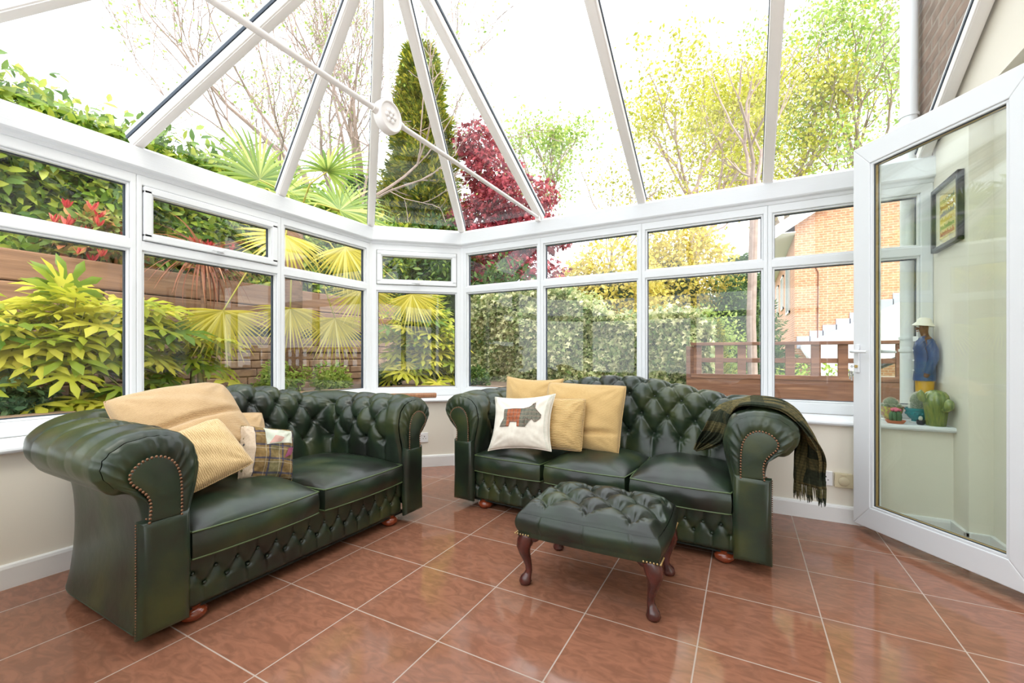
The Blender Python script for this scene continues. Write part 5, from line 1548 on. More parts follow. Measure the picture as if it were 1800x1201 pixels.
# ---- fatsia bushes
FATS = leaf_mat('fatsia_leaves', (0.13, 0.26, 0.03), (0.56, 0.58, 0.05), (0.86, 0.76, 0.12), 0.35, transl=0.4)
FSTEM = mat('fatsia_stem', (0.35, 0.33, 0.10), 0.7)
def fatsia(c, r, n, seed, label, size=0.19):
    rs = np.random.RandomState(seed)
    root = thing('fatsia_shrub', label, 'shrub', (c[0], c[1], 0.60))
    cen = np.array([c[0], c[1], c[2]])
    d = rvec(n, rs); d[:, 2] = np.abs(d[:, 2])*0.95 - 0.75*(rs.rand(n) < 0.45)
    P = cen + d*np.array(r)*(0.45+0.55*rs.rand(n))[:, None]
    out = P - cen; out[:, 2] = out[:, 2]*0.3; out /= np.linalg.norm(out, axis=1, keepdims=True)+1e-6
    up_ = out + np.array([0, 0, -0.25]) + rvec(n, rs)*0.25
    nr = np.array([0.25, 0, 1.0]) + out*0.55 + rvec(n, rs)*0.3
    V, Fc = leaves(P, up_, nr, size*(0.65+0.6*rs.rand(n)), 'palmate')
    mesh_part('foliage', V, Fc, FATS, root)
    st_ = MB()
    for q in range(5):
        a = q*1.26; top = Vector((c[0]+0.25*r[0]*math.cos(a), c[1]+0.35*r[1]*math.sin(a), c[2]+0.1*r[2]))
        st_.tube([(c[0]+0.05*math.cos(a), c[1]+0.05*math.sin(a), 0.58), top*0.5 + Vector((c[0], c[1], 0.7))*0.5, top], [0.018, 0.015, 0.010], 7)
    for q in range(n):
        p = Vector(P[q]); base = Vector((c[0], c[1], max(0.62, c[2]-0.1)))
        st_.tube([base.lerp(p, 0.35), base.lerp(p, 0.75) + Vector((0, 0, 0.02)), p], [0.005, 0.004, 0.003], 4, cap=False)
    part('stems', st_, FSTEM, root, smooth=True)
    return root
fatsia((-4.04, 1.16, 1.07), (0.42, 0.70, 0.48), 210, 41, 'large yellow-green fatsia bush beyond the left window', 0.23)
fatsia((-3.95, 1.90, 1.02), (0.26, 0.24, 0.34), 34, 42, 'smaller yellow-green fatsia beside the bronze cordyline', 0.20)
fatsia((-3.85, 1.42, 0.66), (0.22, 0.55, 0.10), 55, 43, 'low yellow fatsia leaves spreading over the stone edging', 0.20)
fatsia((-3.50, 4.15, 1.10), (0.46, 0.50, 0.66), 260, 44, 'tall yellow-green fatsia bush beyond the cut corner window', 0.20)
SHR = leaf_mat('bright_shrub_leaves', (0.16, 0.30, 0.04), (0.38, 0.52, 0.08), (0.55, 0.62, 0.16))
SHRB = leaf_mat('blue_green_shrub_leaves', (0.06, 0.15, 0.07), (0.13, 0.24, 0.11), (0.24, 0.36, 0.17))
bush('garden_shrub', 'blue-green shrub low at the left edge of the garden bed', 'shrub', (-3.85, 0.85, 0.72), (0.22, 0.30, 0.20), 1300, 0.055, 'ovate', SHRB, 51, k=3)
bush('garden_shrub', 'bright green shrub below the hanging palm fan', 'shrub', (-3.95, 2.72, 0.76), (0.26, 0.28, 0.20), 1500, 0.055, 'ovate', SHR, 52, k=3)
bush('garden_shrub', 'bright green shrub at the foot of the palm trunk', 'shrub', (-3.95, 3.18, 0.74), (0.24, 0.26, 0.16), 1300, 0.05, 'ovate', SHR, 53, k=3)
bush('garden_shrub', 'small grey-green shrub behind the curved stone edging', 'shrub', (-3.9, 3.95, 0.74), (0.26, 0.26, 0.17), 1200, 0.045, 'ovate', SHRB, 54, k=3)
bush('garden_shrub', 'small dark shrub beneath the corner fatsia', 'shrub', (-2.95, 4.6, 0.72), (0.30, 0.22, 0.16), 1200, 0.05, 'ovate', EVG, 55, k=3)

# ---- cordyline and palm
def fan(c, d, nrm, rad, seg, spread, rs, droop=0.25):
    """a palm fan: narrow segments fanning from c around direction d"""
    d = Vector(d).normalized(); n = Vector(nrm); n = (n - d*n.dot(d)).normalized(); s = d.cross(n)
    Vs = []; Fs = []
    for k in range(seg):
        a = math.radians(spread)*(k/(seg-1)-0.5); dirv = d*math.cos(a) + s*math.sin(a)
        L_ = rad*(0.82+0.18*math.cos(a))*(0.92+0.12*rs.rand()); side = dirv.cross(n); w = 0.013*rad/0.5
        base = len(Vs); dr = droop*(0.7+0.6*rs.rand())
        for i in range(6):
            t = i/5; ww = w*(0.35+1.3*t if t < 0.5 else 1.0*(1-t)*2*0.95+0.06)
            p = Vector(c) + dirv*L_*t + Vector((0, 0, -dr*rad*t**3)) + n*(0.006*(1 if k % 2 else -1)*t)
            Vs += [p - side*ww, p + n*ww*0.35, p + side*ww]
            if i:
                q = base + 3*i; Fs += [(q-3, q-2, q+1, q), (q-2, q-1, q+2, q+1)]
    return np.array([tuple(v) for v in Vs]), Fs
PALM = leaf_mat('palm_leaflets', (0.50, 0.44, 0.04), (0.78, 0.66, 0.07), (0.92, 0.84, 0.28), 0.4, transl=0.4)
PALMG = leaf_mat('green_palm_leaflets', (0.14, 0.26, 0.05), (0.36, 0.46, 0.09), (0.62, 0.68, 0.22), 0.4, transl=0.4)
PTR = mat('fibrous_palm_trunk', (0.17, 0.09, 0.055), 0.95, c2=(0.30, 0.17, 0.10), scale=14, bump=1.0, bscale=50, stretch=(1, 1, 4))
palm = thing('fan_palm', 'fan palm with hanging yellow fans and an upright green crown outside the left windows', 'palm tree', (-3.90, 2.72, 0.60))
PC = Vector((-3.90, 2.72, 2.28))
part('trunk', MB().tube([(-3.90, 2.72, 0.58), (-3.91, 2.73, 1.1), (-3.90, 2.72, 1.7), PC], [0.085, 0.075, 0.08, 0.09], 14), PTR, palm, smooth=True)
rs = np.random.RandomState(61)
fans = [  # hub point, direction of the fan, face normal, radius, yellow?
    ((-3.75, 1.99, 1.36), (0.0, 0.02, -1), (1, -0.25, 0.1), 0.42, 1), ((-3.60, 2.48, 1.42), (-0.02, -0.05, -1), (1, -0.4, 0.1), 0.37, 1),
    ((-3.55, 2.92, 1.36), (0.05, 0.05, -1), (0.9, -0.5, 0.1), 0.42, 1), ((-3.40, 3.15, 1.68), (0.1, -0.15, -1), (0.8, -0.6, 0.1), 0.42, 1),
    ((-3.18, 3.62, 1.66), (0.35, 0.1, -0.9), (0.7, -0.7, 0.3), 0.42, 1), 
    ((-3.58, 2.42, 2.06), (0.3, -0.3, -0.7), (0.8, -0.3, 0.5), 0.46, 1), ((-3.52, 3.02, 2.08), (0.3, 0.3, -0.8), (0.8, -0.4, 0.5), 0.50, 1),
    ((-3.95, 2.05, 2.40), (-0.1, -1, 0.25), (0.5, 0.2, 0.8), 0.58, 0), ((-3.85, 2.35, 2.58), (0.15, -0.6, 0.9), (0.9, -0.1, 0.3), 0.62, 0),
    ((-4.1, 2.75, 2.62), (-0.1, 0.1, 1), (1, -0.3, 0.1), 0.60, 0), ((-3.70, 3.1, 2.50), (0.2, 0.7, 0.7), (0.8, -0.5, 0.4), 0.62, 0),
    ((-3.60, 3.35, 2.45), (0.3, 1, 0.0), (0.5, -0.3, 0.9), 0.55, 0), ((-3.45, 2.75, 2.72), (0.9, 0.1, 0.4), (-0.4, -0.1, 0.9), 0.55, 0), ((-4.35, 2.5, 2.7), (-0.9, -0.3, 0.4), (0.5, 0, 0.9), 0.55, 0)]
for q, (c, d, nn_, rad, yel) in enumerate(fans):
    V, Fc = fan(c, d, nn_, rad, 32, 185 if yel else 230, rs, 0.10 if yel else 0.22)
    f_ = mesh_part('palm_fan', V, Fc, PALM if yel else PALMG, palm)
    c = Vector(c); mid = PC.lerp(c, 0.5) + Vector((0, 0, 0.14))
    part('leaf_stalk', MB().tube([PC + Vector((0, 0, -0.05)), mid, c], [0.011, 0.008, 0.006], 6), mat('yellow_green_stalk', (0.50, 0.45, 0.08), 0.6), f_, smooth=True)
CORD_L = leaf_mat('bronze_cordyline_leaves', (0.26, 0.08, 0.05), (0.50, 0.20, 0.11), (0.64, 0.34, 0.20), 0.45)
def cordyline(c, h, n, L_, seed, label, up=0.4):
    rs = np.random.RandomState(seed)
    root = thing('cordyline', label, 'plant', (c[0], c[1], c[2]))
    tip = np.array([c[0], c[1], c[2]+h])
    part('trunk', MB().tube([c, (c[0]+0.01, c[1]+0.01, c[2]+h*0.5), tuple(tip)], [0.028, 0.022, 0.022] if h > 0.3 else [0.02, 0.015, 0.01], 9), PTR, root, smooth=True)
    a = rs.rand(n)*6.283; e = rs.uniform(-0.75, 1.0, n)+up-0.4
    d = np.stack([np.cos(a)*np.cos(e), np.sin(a)*np.cos(e), np.sin(e)], 1)
    sh = shape_blade(6, 0.032, 0.55 if h > 0.3 else 0.25)
    nr = np.tile(np.array([0, 0, 1.0]), (n, 1)) + d*0.01 + rvec(n, rs)*0.1
    V, Fc = leaves(np.repeat(tip[None], n, 0), d, nr, L_*(0.7+0.4*rs.rand(n)), sh)
    mesh_part('leaves', V, Fc, CORD_L, root)
cordyline((-4.12, 2.02, 0.58), 1.28, 95, 0.50, 71, 'bronze cordyline with drooping strap leaves on a thin trunk')
cordyline((-4.05, 2.22, 0.58), 0.06, 26, 0.26, 72, 'small dark red cordyline at the foot of the stone wall', up=0.9)

# ---- ivy hedge behind the back windows
IVY = leaf_mat('variegated_ivy', (0.13, 0.22, 0.06), (0.42, 0.46, 0.20), (0.76, 0.72, 0.44), 0.45, transl=0.25)
rs = np.random.RandomState(81)
iv = thing('ivy_hedge', 'variegated ivy hedge beyond the back windows, higher at its left end', 'hedge', (-2.0, 5.9, -0.7))
ps = [hedge_leaves(-3.6, -0.45, 5.65, 6.1, 0.1, 1.46, 21000, 0.075, 'ivy', rs, axis='y', topn=0.14, rough=0.07),
      hedge_leaves(-3.9, -2.15, 5.62, 6.1, 0.5, 1.90, 9500, 0.075, 'ivy', rs, axis='y', topn=0.14, rough=0.10)]
# the rounded right end
n = 2600; e_ = np.zeros((n, 3)); e_[:, 0] = -0.45 + rs.rand(n)*0.10; e_[:, 1] = 5.65+rs.rand(n)*0.45; e_[:, 2] = 0.1+rs.rand(n)*1.3
ps.append(leaves(e_, rvec(n, rs)+np.array([0.3, 0, -0.3]), rvec(n, rs)*0.7+np.array([1, -0.3, 0.3]), 0.075*(0.6+0.6*rs.rand(n)), 'ivy'))
# slope between the two heights
n = 2600; s_ = np.zeros((n, 3)); u = rs.rand(n); s_[:, 0] = -2.2 + u*0.75; s_[:, 1] = 5.62+rs.rand(n)*0.3; s_[:, 2] = 1.42 + (1-u)*0.48*rs.rand(n)
ps.append(leaves(s_, rvec(n, rs)+np.array([0, -.3, -0.3]), rvec(n, rs)*0.7+np.array([0.2, -1, 0.4]), 0.075*(0.6+0.6*rs.rand(n)), 'ivy'))
V, Fc = join(ps); mesh_part('foliage', V, Fc, IVY, iv)
part('dark_core_block', MB().box((-3.6, 5.80, -0.7), (-0.52, 6.1, 1.36)).box((-3.9, 5.80, -0.7), (-2.3, 6.1, 1.76)), DARKCORE, iv)  # added dark boxes behind the ivy leaves, blocking the view through
# ---- timber fence with trellis top, running on from the hedge
FW = mat('brown_fence_timber', (0.26, 0.12, 0.065), 0.85, c2=(0.16, 0.07, 0.04), c3=(0.33, 0.17, 0.10), scale=2.5, stretch=(0.6, 6, 8), bump=0.3, bscale=20)
FY = 5.42
fe = thing('timber_fence', 'brown timber fence with a square trellis top right of the ivy hedge', 'fence', (1.0, FY, -0.7))
part('top_rail', MB().rbox((-0.55, FY-0.05, 1.105), (3.2, FY+0.05, 1.14), 0.005), FW, fe)
x = -0.48; k = 0
while x < 3.1:
    part('upright', MB().rbox((x-0.042, FY-0.02, 0.775), (x+0.042, FY+0.015, 1.105), 0.004), FW, fe); x += 0.225; k += 1
part('mid_rail', MB().rbox((-0.55, FY-0.012, 0.915), (3.2, FY+0.022, 0.965), 0.004), FW, fe)
part('lower_rail', MB().rbox((-0.55, FY-0.035, 0.735), (3.2, FY+0.035, 0.785), 0.004), FW, fe)
for k, z in enumerate((0.50, 0.25, 0.0, -0.25, -0.5, -0.7)):
    part('board', MB().rbox((-0.6, FY-0.03, z+0.006), (3.2, FY+0.0, min(z+0.235, 0.735)), 0.004), FW, fe)
for x in (-0.56, 1.05, 2.9): part('post', MB().rbox((x-0.045, FY+0.0, -0.7), (x+0.045, FY+0.09, 1.20 if x > 1.2 else 1.10), 0.005), FW, fe)
single('fence_post', MB().rbox((1.62, 4.9, -0.7), (1.72, 5.0, 1.13), 0.006), FW, 'square timber post seen through the open door glass', 'post')
single('paving_slab_stack', MB().rbox((1.30, 4.35, -0.7), (1.72, 4.75, 0.72), 0.02).rbox((1.40, 4.42, 0.72), (1.55, 4.6, 0.75), 0.02), mat('red_brown_block', (0.36, 0.16, 0.11), 0.9, c2=(0.28, 0.12, 0.08), scale=8), 'red-brown block pillar below the fence seen through the door glass', 'pillar')

# ---- neighbour's brick house
NB = brick_mat('orange_brick_x', (0.66, 0.32, 0.17), (0.56, 0.25, 0.125), (0.66, 0.46, 0.32), axes='XZ', ms=0.012, bump=0.3)
NBSHADE = brick_mat('orange_brick_side_shade', (0.56, 0.25, 0.13), (0.46, 0.19, 0.10), (0.56, 0.38, 0.27), axes='YZ', ms=0.012, bump=0.3)  # same brick for the side wall, its shade put into darker colours
HX, HY = 1.42, 16.6
nh = thing('neighbour_house', 'orange brick neighbouring house with a white-edged gable roof', 'house', (3.3, 20.0, -1.4))
gm = MB(); Mh = Matrix(((1,0,0,0),(0,0,1,HY),(0,1,0,0),(0,0,0,1)))
gm.prism([(HX, -1.4), (5.4, -1.4), (5.4, 5.2), (3.40, 6.45), (HX, 5.2)], 0.3, Mh)
part('gable_wall', gm, NB, nh)
part('side_wall', MB().box((HX, HY+0.3, -1.4), (HX+0.3, 27, 5.2)).box((5.1, HY+0.3, -1.4), (5.4, 27, 5.2)), NBSHADE, nh)
TILE = mat('brown_roof_tiles', (0.16, 0.10, 0.075), 0.85, c2=(0.24, 0.16, 0.12), scale=9, bump=0.8, bscale=12)
rf = MB()
s_ = (6.45-5.2)/(3.40-HX)
for sg in (-1, 1):
    xe = 3.40 + sg*(3.40-HX+0.55); ze = 6.60 - s_*(3.40-HX+0.55)
    rf.add([(3.40, HY-0.3, 6.60), (xe, HY-0.3, ze), (xe, 27.3, ze), (3.40, 27.3, 6.60), (3.40, HY-0.3, 6.72), (xe, HY-0.3, ze+0.12), (xe, 27.3, ze+0.12), (3.40, 27.3, 6.72)],
           [(0,1,2,3),(4,7,6,5),(0,4,5,1),(1,5,6,2),(2,6,7,3),(3,7,4,0)])
part('roof', rf, TILE, nh)
bw = MB(); WH = mat('white_painted_fascia', (0.80, 0.80, 0.78), 0.5)
for sg in (-1, 1):
    xe = 3.40 + sg*(3.40-HX+0.60); ze = 6.60 - s_*(3.40-HX+0.60)
    bw.add([(3.40, HY-0.34, 6.76), (xe, HY-0.34, ze+0.16), (xe, HY-0.34, ze-0.24), (3.40, HY-0.34, 6.36), (3.40, HY-0.30, 6.76), (xe, HY-0.30, ze+0.16), (xe, HY-0.30, ze-0.24), (3.40, HY-0.30, 6.36)],
           [(0,1,2,3),(4,7,6,5),(0,4,5,1),(1,5,6,2),(2,6,7,3),(3,7,4,0)])
part('bargeboard', bw, WH, nh)
xe = HX-0.55; ze = 6.60 - s_*(3.40-HX+0.55)
part('soffit', MB().box((xe, HY-0.3, ze-0.12), (HX, 27.2, ze-0.09)).box((xe-0.03, HY-0.3, ze-0.16), (xe, 27.2, ze+0.05)), WH, nh)
part('gutter', MB().tube([(xe-0.09, HY-0.2, ze-0.02), (xe-0.09, 27.2, ze-0.02)], 0.06, 8), mat('black_gutter', (0.03, 0.03, 0.03), 0.5), nh)
for (ya, yb, za, zb) in ((18.2, 19.6, 2.5, 4.3), (21.0, 22.2, 2.9, 4.3), (24.0, 25.0, 2.9, 4.3)):
    w_ = part('window', MB().box((HX-0.05, ya, za), (HX+0.02, yb, za+0.08)).box((HX-0.05, ya, zb-0.08), (HX+0.02, yb, zb)).box((HX-0.05, ya, za), (HX+0.02, ya+0.08, zb)).box((HX-0.05, yb-0.08, za), (HX+0.02, yb, zb)).box((HX-0.05, (ya+yb)/2-0.04, za), (HX+0.02, (ya+yb)/2+0.04, zb)), WH, nh)
    part('pane', MB().box((HX-0.02, ya+0.08, za+0.08), (HX-0.01, yb-0.08, zb-0.08)), mat('dark_window_pane', (0.08, 0.10, 0.12), 0.08), w_)
part('cable', MB().tube([(HX+0.12, HY-0.02, 4.05), (HX+0.45, HY-0.02, 4.0), (HX+0.62, HY-0.02, 3.6), (HX+0.60, HY-0.02, 1.2)], 0.018, 6), mat('brown_cable', (0.2, 0.08, 0.04), 0.6), nh)
# white lean-to against it, stepped lead flashing above
ln = thing('lean_to', 'white-roofed lean-to with stepped grey flashing against the brick house', 'lean-to', (4.0, 14.0, -1.4))
xr0, xr1 = HX+0.15, 5.4
def lz(x): return 1.30 + (x-xr0)*0.52
lm = MB()
lm.add([(xr0, HY, lz(xr0)), (xr1, HY, lz(xr1)), (xr1, 11.6, lz(xr1)-0.9), (xr0, 11.6, lz(xr0)-0.9), (xr0, HY, lz(xr0)-0.1), (xr1, HY, lz(xr1)-0.1), (xr1, 11.6, lz(xr1)-1.0), (xr0, 11.6, lz(xr0)-1.0)],
       [(0,1,2,3),(4,7,6,5),(0,4,5,1),(1,5,6,2),(2,6,7,3),(3,7,4,0)])
part('lean_to_roof', lm, mat('white_sheet_roof', (0.85, 0.85, 0.86), 0.4), ln)
fl_ = MB(); x = xr0-0.1
while x < xr1:
    fl_.box((x, HY-0.03, lz(x)-0.05), (x+0.36, HY, lz(x)+0.34)); x += 0.34
part('flashing', fl_, mat('lead_flashing', (0.45, 0.47, 0.55), 0.5), ln)
wl = MB().box((xr0, 11.7, -1.4), (xr1, 11.8, 0.55))
part('lean_to_wall', wl, mat('pale_render', (0.70, 0.66, 0.58), 0.8), ln)
for k in range(5):
    x = xr0 + 0.25 + k*0.62
    w_ = part('window', MB().box((x, 11.64, -0.4), (x+0.42, 11.70, 0.50)), WH, ln)
    part('pane', MB().box((x+0.05, 11.63, -0.35), (x+0.37, 11.64, 0.45)), MATS['dark_window_pane'], w_)
part('gutter', MB().tube([(xr0, 11.5, lz(xr0)-1.0), (xr1, 11.5, lz(xr1)-1.0)], 0.06, 8), MATS['black_gutter'], ln)

# ================================================================ trees
def grow(mb, p, d, L_, r, depth, rs, tips, up=0.25, spread=0.6, split=(2, 3), shrink=0.74, wob=0.12, rmin=0.006, sides=6):
    """one limb, then its children"""
    n = 4 if depth > 1 else 3
    pts = [p.copy()]; q = p.copy(); dd = d.copy()
    for i in range(n):
        dd = (dd + Vector(rs.normal(size=3))*wob + Vector((0, 0, up*0.25))).normalized()
        q = q + dd*(L_/n); pts.append(q.copy())
    r2 = max(rmin, r*0.66)
    mb.tube(pts, list(np.linspace(r, r2, n+1)), sides if r > 0.03 else 4, cap=False)
    if depth <= 1:
        for t in (0.4, 0.7, 1.0): tips.append((pts[0].lerp(pts[-1], t), dd.copy()))
        return
    if depth <= 2: tips.append((pts[-1], dd.copy()))
    k = rs.randint(split[0], split[1]+1)
    for j in range(k):
        o = dd.orthogonal().normalized(); o.rotate(Matrix.Rotation(rs.rand()*6.283, 3, dd))
        s = spread*(0.6+0.7*rs.rand()); nd = (dd + o*s + Vector((0, 0, up*0.4))).normalized()
        grow(mb, pts[-1], nd, L_*shrink*(0.8+0.4*rs.rand()), r2*(0.9 if j == 0 else 0.7), depth-1, rs, tips, up, spread, split, shrink, wob, rmin, sides)
    if depth > 2:      # side shoot halfway
        o = dd.orthogonal().normalized(); o.rotate(Matrix.Rotation(rs.rand()*6.283, 3, dd))
        grow(mb, pts[2], (dd*0.5 + o).normalized(), L_*shrink*0.8, r2*0.55, depth-2, rs, tips, up, spread, split, shrink, wob, rmin, sides)
def tree(name, label, base, h1, r, depth, m, seed, nleaf=10, lsize=0.09, lspread=0.3, bark=BARK, group=None, d0=(0, 0, 1), L1=None, leaf='small', **kw):
    rs = np.random.RandomState(seed)
    root = thing(name, label, 'tree', base, 0, group)
    mb = MB(); tips = []
    b = Vector(base); top = b + Vector(d0).normalized()*h1
    mid = b.lerp(top, 0.5) + Vector((rs.normal()*0.06, rs.normal()*0.06, 0))*h1*0.2
    mb.tube([b, mid, top], [r*1.25, r*1.05, r*0.95], 10, cap=False)
    L1 = L1 or h1*0.55
    for j in range(kw.pop('limbs', 3)):
        a = j*2.1 + rs.rand(); nd = (Vector(d0).normalized() + Vector((math.cos(a), math.sin(a), 0))*kw.get('spread', 0.6)*0.8).normalized()
        grow(mb, top, nd, L1*(0.85+0.3*rs.rand()), r*0.62, depth, rs, tips, **kw)
    part('trunk_and_branches', mb, bark, root)
    if nleaf:
        T = np.array([tuple(t[0]) for t in tips]); n = len(T)*nleaf
        P = np.repeat(T, nleaf, 0) + rs.normal(size=(n, 3))*lspread
        V, Fc = leaves(P, rvec(n, rs)+np.array([0, 0, -0.3]), rvec(n, rs)+np.array([0, 0, 0.5]), lsize*(0.6+0.8*rs.rand(n)), leaf)
        mesh_part('foliage', V, Fc, m, root)
    return root, len(tips)
SPRING = leaf_mat('spring_leaves', (0.26, 0.28, 0.03), (0.46, 0.44, 0.06), (0.64, 0.58, 0.15), 0.5, transl=0.5)
SPRING2 = leaf_mat('fresh_green_leaves', (0.20, 0.32, 0.06), (0.38, 0.50, 0.12), (0.55, 0.62, 0.22), 0.5, transl=0.5)
GOLDL = leaf_mat('golden_shrub_leaves', (0.42, 0.38, 0.05), (0.68, 0.56, 0.10), (0.85, 0.72, 0.25), 0.5, transl=0.4)
PALEL = leaf_mat('pale_green_leaves', (0.32, 0.42, 0.14), (0.55, 0.62, 0.28), (0.72, 0.76, 0.45), 0.5, transl=0.4)
PINKB = mat('pinkish_grey_bark', (0.42, 0.31, 0.27), 0.85, c2=(0.30, 0.22, 0.19), scale=10, bump=0.4, bscale=20)
def gp(px, fw, z=-0.7):
    p = at(px, 600, fw); return (p.x, p.y, z)
tree('bare_tree', 'tall bare pale-barked tree seen through the roof glass behind the palm', gp(610, 9.0), 3.6, 0.12, 6, SPRING2, 101, nleaf=1, lsize=0.05, lspread=0.05, bark=PINKB, L1=1.9, spread=0.5, up=0.3, limbs=4)
tree('bare_tree', 'bare spreading tree seen through the roof glass left of the palm crown', gp(520, 8.2), 3.3, 0.09, 6, SPRING2, 102, nleaf=1, lsize=0.06, lspread=0.08, bark=PINKB, L1=1.7, spread=0.6, up=0.25, limbs=4)
tree('leafy_tree', 'yellow-green spring tree behind the third back window from the left', gp(1215, 14.0), 4.6, 0.17, 5, SPRING, 103, nleaf=11, lsize=0.12, lspread=0.30, bark=PINKB, L1=2.0, spread=0.5, up=0.15, limbs=4)
tree('leafy_tree', 'tall fresh green tree nearest the white downpipe', gp(1490, 27.0), 8.6, 0.34, 5, SPRING2, 104, nleaf=17, lsize=0.22, lspread=0.6, L1=4.6, spread=0.5, up=0.2, limbs=5)
tree('leafy_tree', 'spring tree between the yellow-green tree and the one by the downpipe', gp(1375, 26.5), 8.0, 0.30, 5, SPRING, 105, nleaf=14, lsize=0.22, lspread=0.6, L1=4.2, spread=0.5, up=0.2, limbs=4)
tree('leafy_tree', 'small twiggy yellow-leaved tree rising behind the ivy hedge near the red maple', gp(1085, 13.0), 3.1, 0.09, 4, SPRING, 106, nleaf=6, lsize=0.10, lspread=0.25, L1=1.7, spread=0.6, up=0.05, limbs=3)
tree('birch_tree', 'pale green drooping birch above the red maple', gp(952, 15.0), 6.3, 0.12, 4, SPRING2, 107, nleaf=16, lsize=0.13, lspread=0.30, L1=1.5, spread=0.35, up=0.1, limbs=4)
tree('slender_tree', 'slim crooked pinkish trunk rising above the trellis fence', gp(1326, 9.0), 4.8, 0.085, 3, SPRING, 108, nleaf=6, lsize=0.09, lspread=0.2, bark=PINKB, L1=1.2, spread=0.5, limbs=3)
# red maple
ACER = leaf_mat('dark_red_maple_leaves', (0.14, 0.015, 0.03), (0.34, 0.04, 0.06), (0.55, 0.12, 0.13), 0.5, transl=0.3)
def layered(name, label, c, lobes, n, size, shape, m, seed, trunk_r, base_z=-0.7, cat='tree', bark=BARK, flat=0.7):
    rs = np.random.RandomState(seed); root = thing(name, label, cat, (c[0], c[1], base_z)); ps = []; tb_ = MB()
    tb_.tube([(c[0], c[1], base_z), (c[0]+0.05, c[1], (base_z+c[2])*0.5), (c[0], c[1], c[2])], [trunk_r*1.2, trunk_r, trunk_r*0.7], 8)
    tot = sum(l[3]*l[4] for l in lobes)
    for (dx, dy, dz, rx, rz) in lobes:
        k = int(n*rx*rz/tot)
        ps.append(clump(c[0]+dx, c[1]+dy, c[2]+dz, rx, rx*0.85, rz, k, size, shape, rs, shell=0.35, droop=0.5))
        tb_.tube([(c[0], c[1], c[2]-0.2), (c[0]+dx*0.5, c[1]+dy*0.5, c[2]+dz*0.6), (c[0]+dx, c[1]+dy, c[2]+dz)], [trunk_r*0.5, trunk_r*0.35, 0.012], 6, cap=False)
    part('trunk_and_branches', tb_, bark, root)
    V, Fc = join(ps); mesh_part('foliage', V, Fc, m, root); return root
AC = at(885, 430, 8.3)
layered('maple_tree', 'dark red Japanese maple rising beyond the ivy hedge', (AC.x, AC.y, 3.0),
        [(-0.55, 0, 2.2, 0.50, 0.40), (-0.25, 0, 1.55, 0.62, 0.42), (0.25, 0, 0.95, 0.85, 0.36), (-0.5, 0, 0.7, 0.75, 0.45), (0.75, 0.1, 0.25, 0.70, 0.35), (-0.1, -0.1, 0.05, 0.95, 0.42), (0.35, 0, -0.55, 0.95, 0.38), (-0.65, 0, -0.5, 0.8, 0.45), (0.75, 0.2, -0.95, 0.55, 0.28)],
        15000, 0.085, 'ivy', ACER, 111, 0.07)
# tall conifer
def conifer(name, label, base, h, r, n, m, seed, sprig=0.22, core=True, z0=0.08):
    rs = np.random.RandomState(seed); root = thing(name, label, 'tree', base)
    t = z0 + (1-z0)*rs.rand(n)**1.25; a = rs.rand(n)*6.283
    R_ = r*(1-t)**0.8*np.clip(0.80+0.24*np.sin(a*3+t*25)+0.18*np.sin(a*5-t*63)+0.12*np.sin(a*2+t*90), 0.3, 1.4)*(0.55+0.55*rs.rand(n)) + 0.04
    P = np.stack([base[0]+R_*np.cos(a), base[1]+R_*np.sin(a), base[2]+t*h], 1)
    out = np.stack([np.cos(a), np.sin(a), np.full(n, 0.55)], 1)
    V, Fc = leaves(P, out + rvec(n, rs)*0.6, rvec(n, rs)*0.9+np.array([0, 0, 0.8]), sprig*(0.6+0.7*rs.rand(n)), SPRIG)
    mesh_part('foliage', V, Fc, m, root)
    prof = [(r*0.45*(1-q)**0.8+0.01, base[2]+h*(z0+q*(1-z0)*0.93)) for q in np.linspace(0, 1, 9)]
    part('dark_core', MB().lathe(prof, (base[0], base[1], 0), 12), DARKCORE, root, smooth=True)  # added solid dark cone, keeps sky from showing between the sprays
    part('trunk', MB().tube([base, (base[0], base[1], base[2]+h*0.5)], r*0.09, 8), BARK, root, smooth=True)
    return root
def shape_sprig():
    V = []; Fc = []
    for k, (y, s, L_) in enumerate(((0.05, 1, .42), (0.12, -1, .42), (0.30, 1, .36), (0.38, -1, .36), (0.55, 1, .27), (0.62, -1, .27), (0.6, 0, .42))):
        b = len(V); V += [(0, y, 0), (s*L_*0.45+0.05, y+L_*0.40, .03), (s*L_*0.8, y+L_*0.95, -.03), (s*L_*0.40-0.05, y+L_*0.60, .03)]; Fc += [(b, b+1, b+2, b+3)]
    return np.array(V, float), Fc
SPRIG = shape_sprig()
CONI = leaf_mat('golden_cypress_sprays', (0.07, 0.13, 0.02), (0.22, 0.27, 0.03), (0.60, 0.52, 0.06), 0.6)
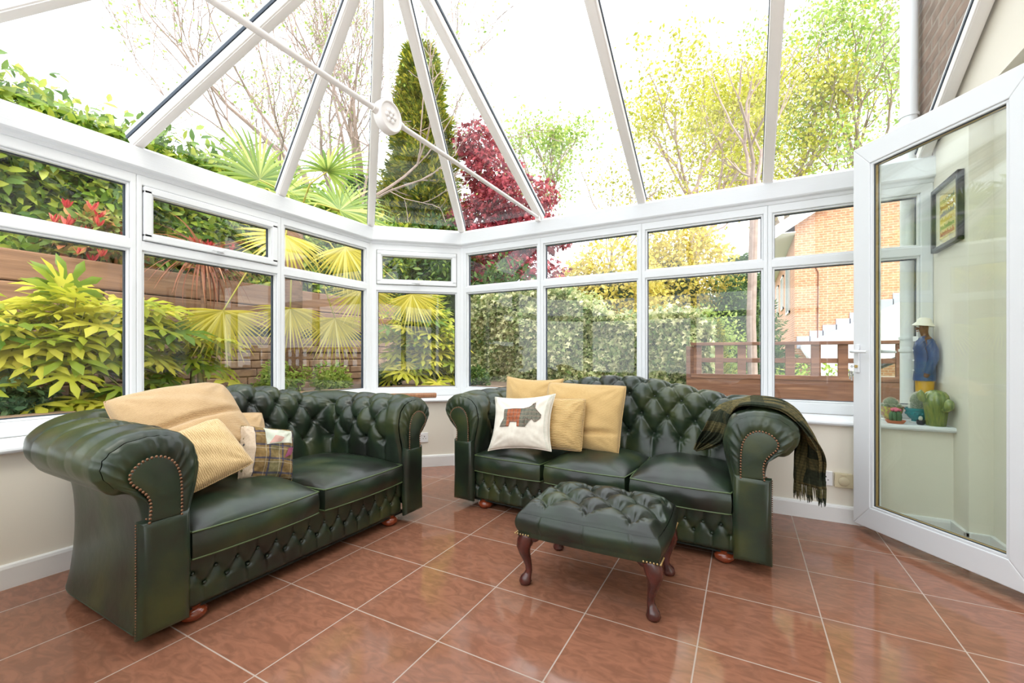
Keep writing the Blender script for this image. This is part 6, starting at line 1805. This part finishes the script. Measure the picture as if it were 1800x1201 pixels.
CONID = leaf_mat('dark_cedar_sprays', (0.03, 0.09, 0.03), (0.08, 0.17, 0.05), (0.15, 0.26, 0.08), 0.6)
conifer('cypress_tree', 'tall golden-green cypress seen through the roof glass beside the rosette', gp(740, 9.0), 7.9, 1.35, 17000, CONI, 121, sprig=0.34)
conifer('cypress_tree', 'small bushy golden cypress behind the trellis fence', gp(1252, 9.2), 2.35, 0.55, 3500, CONI, 122, sprig=0.16)
conifer('cedar_tree', 'broad dark green conifer behind the slim crooked trunk', gp(1300, 13.5), 4.6, 1.5, 7000, CONID, 123, sprig=0.34)
conifer('cedar_tree', 'dark feathery conifer between the palm and the tall golden cypress', gp(628, 8.8), 5.3, 0.85, 3500, CONID, 124, sprig=0.22)
# shrubs beyond the ivy
b1 = at(1065, 455, 11.0); bush('golden_shrub', 'golden-yellow shrub beyond the ivy hedge under the open sky', 'shrub', (b1.x, b1.y, 2.15), (1.5, 0.9, 1.65), 10000, 0.13, 'small', GOLDL, 131)
b1 = at(1180, 470, 12.5); bush('golden_shrub', 'golden-yellow shrub around the trunk of the spring tree', 'shrub', (b1.x, b1.y, 2.5), (1.6, 0.9, 2.2), 12000, 0.13, 'small', GOLDL, 132)
b1 = at(1040, 540, 8.6); bush('pale_shrub', 'rounded pale green shrub just behind the ivy hedge', 'shrub', (b1.x, b1.y, 1.15), (1.05, 0.7, 1.15), 9000, 0.07, 'small', PALEL, 133)
b1 = at(1230, 560, 10.5); bush('green_shrub', 'fresh green shrub left of the small golden cypress', 'shrub', (b1.x, b1.y, 0.9), (1.0, 0.6, 1.3), 5000, 0.10, 'small', SPRING2, 134)
b1 = at(1290, 560, 11.0); bush('green_shrub', 'dark green shrub in front of the broad dark conifer', 'shrub', (b1.x, b1.y, 1.6), (0.8, 0.6, 1.9), 6000, 0.11, 'small', EVG, 135)
b1 = at(1420, 640, 9.0); bush('green_shrub', 'bright green shrub low behind the trellis fence', 'shrub', (b1.x, b1.y, 0.0), (1.2, 0.5, 0.75), 4000, 0.09, 'small', SHR, 136)
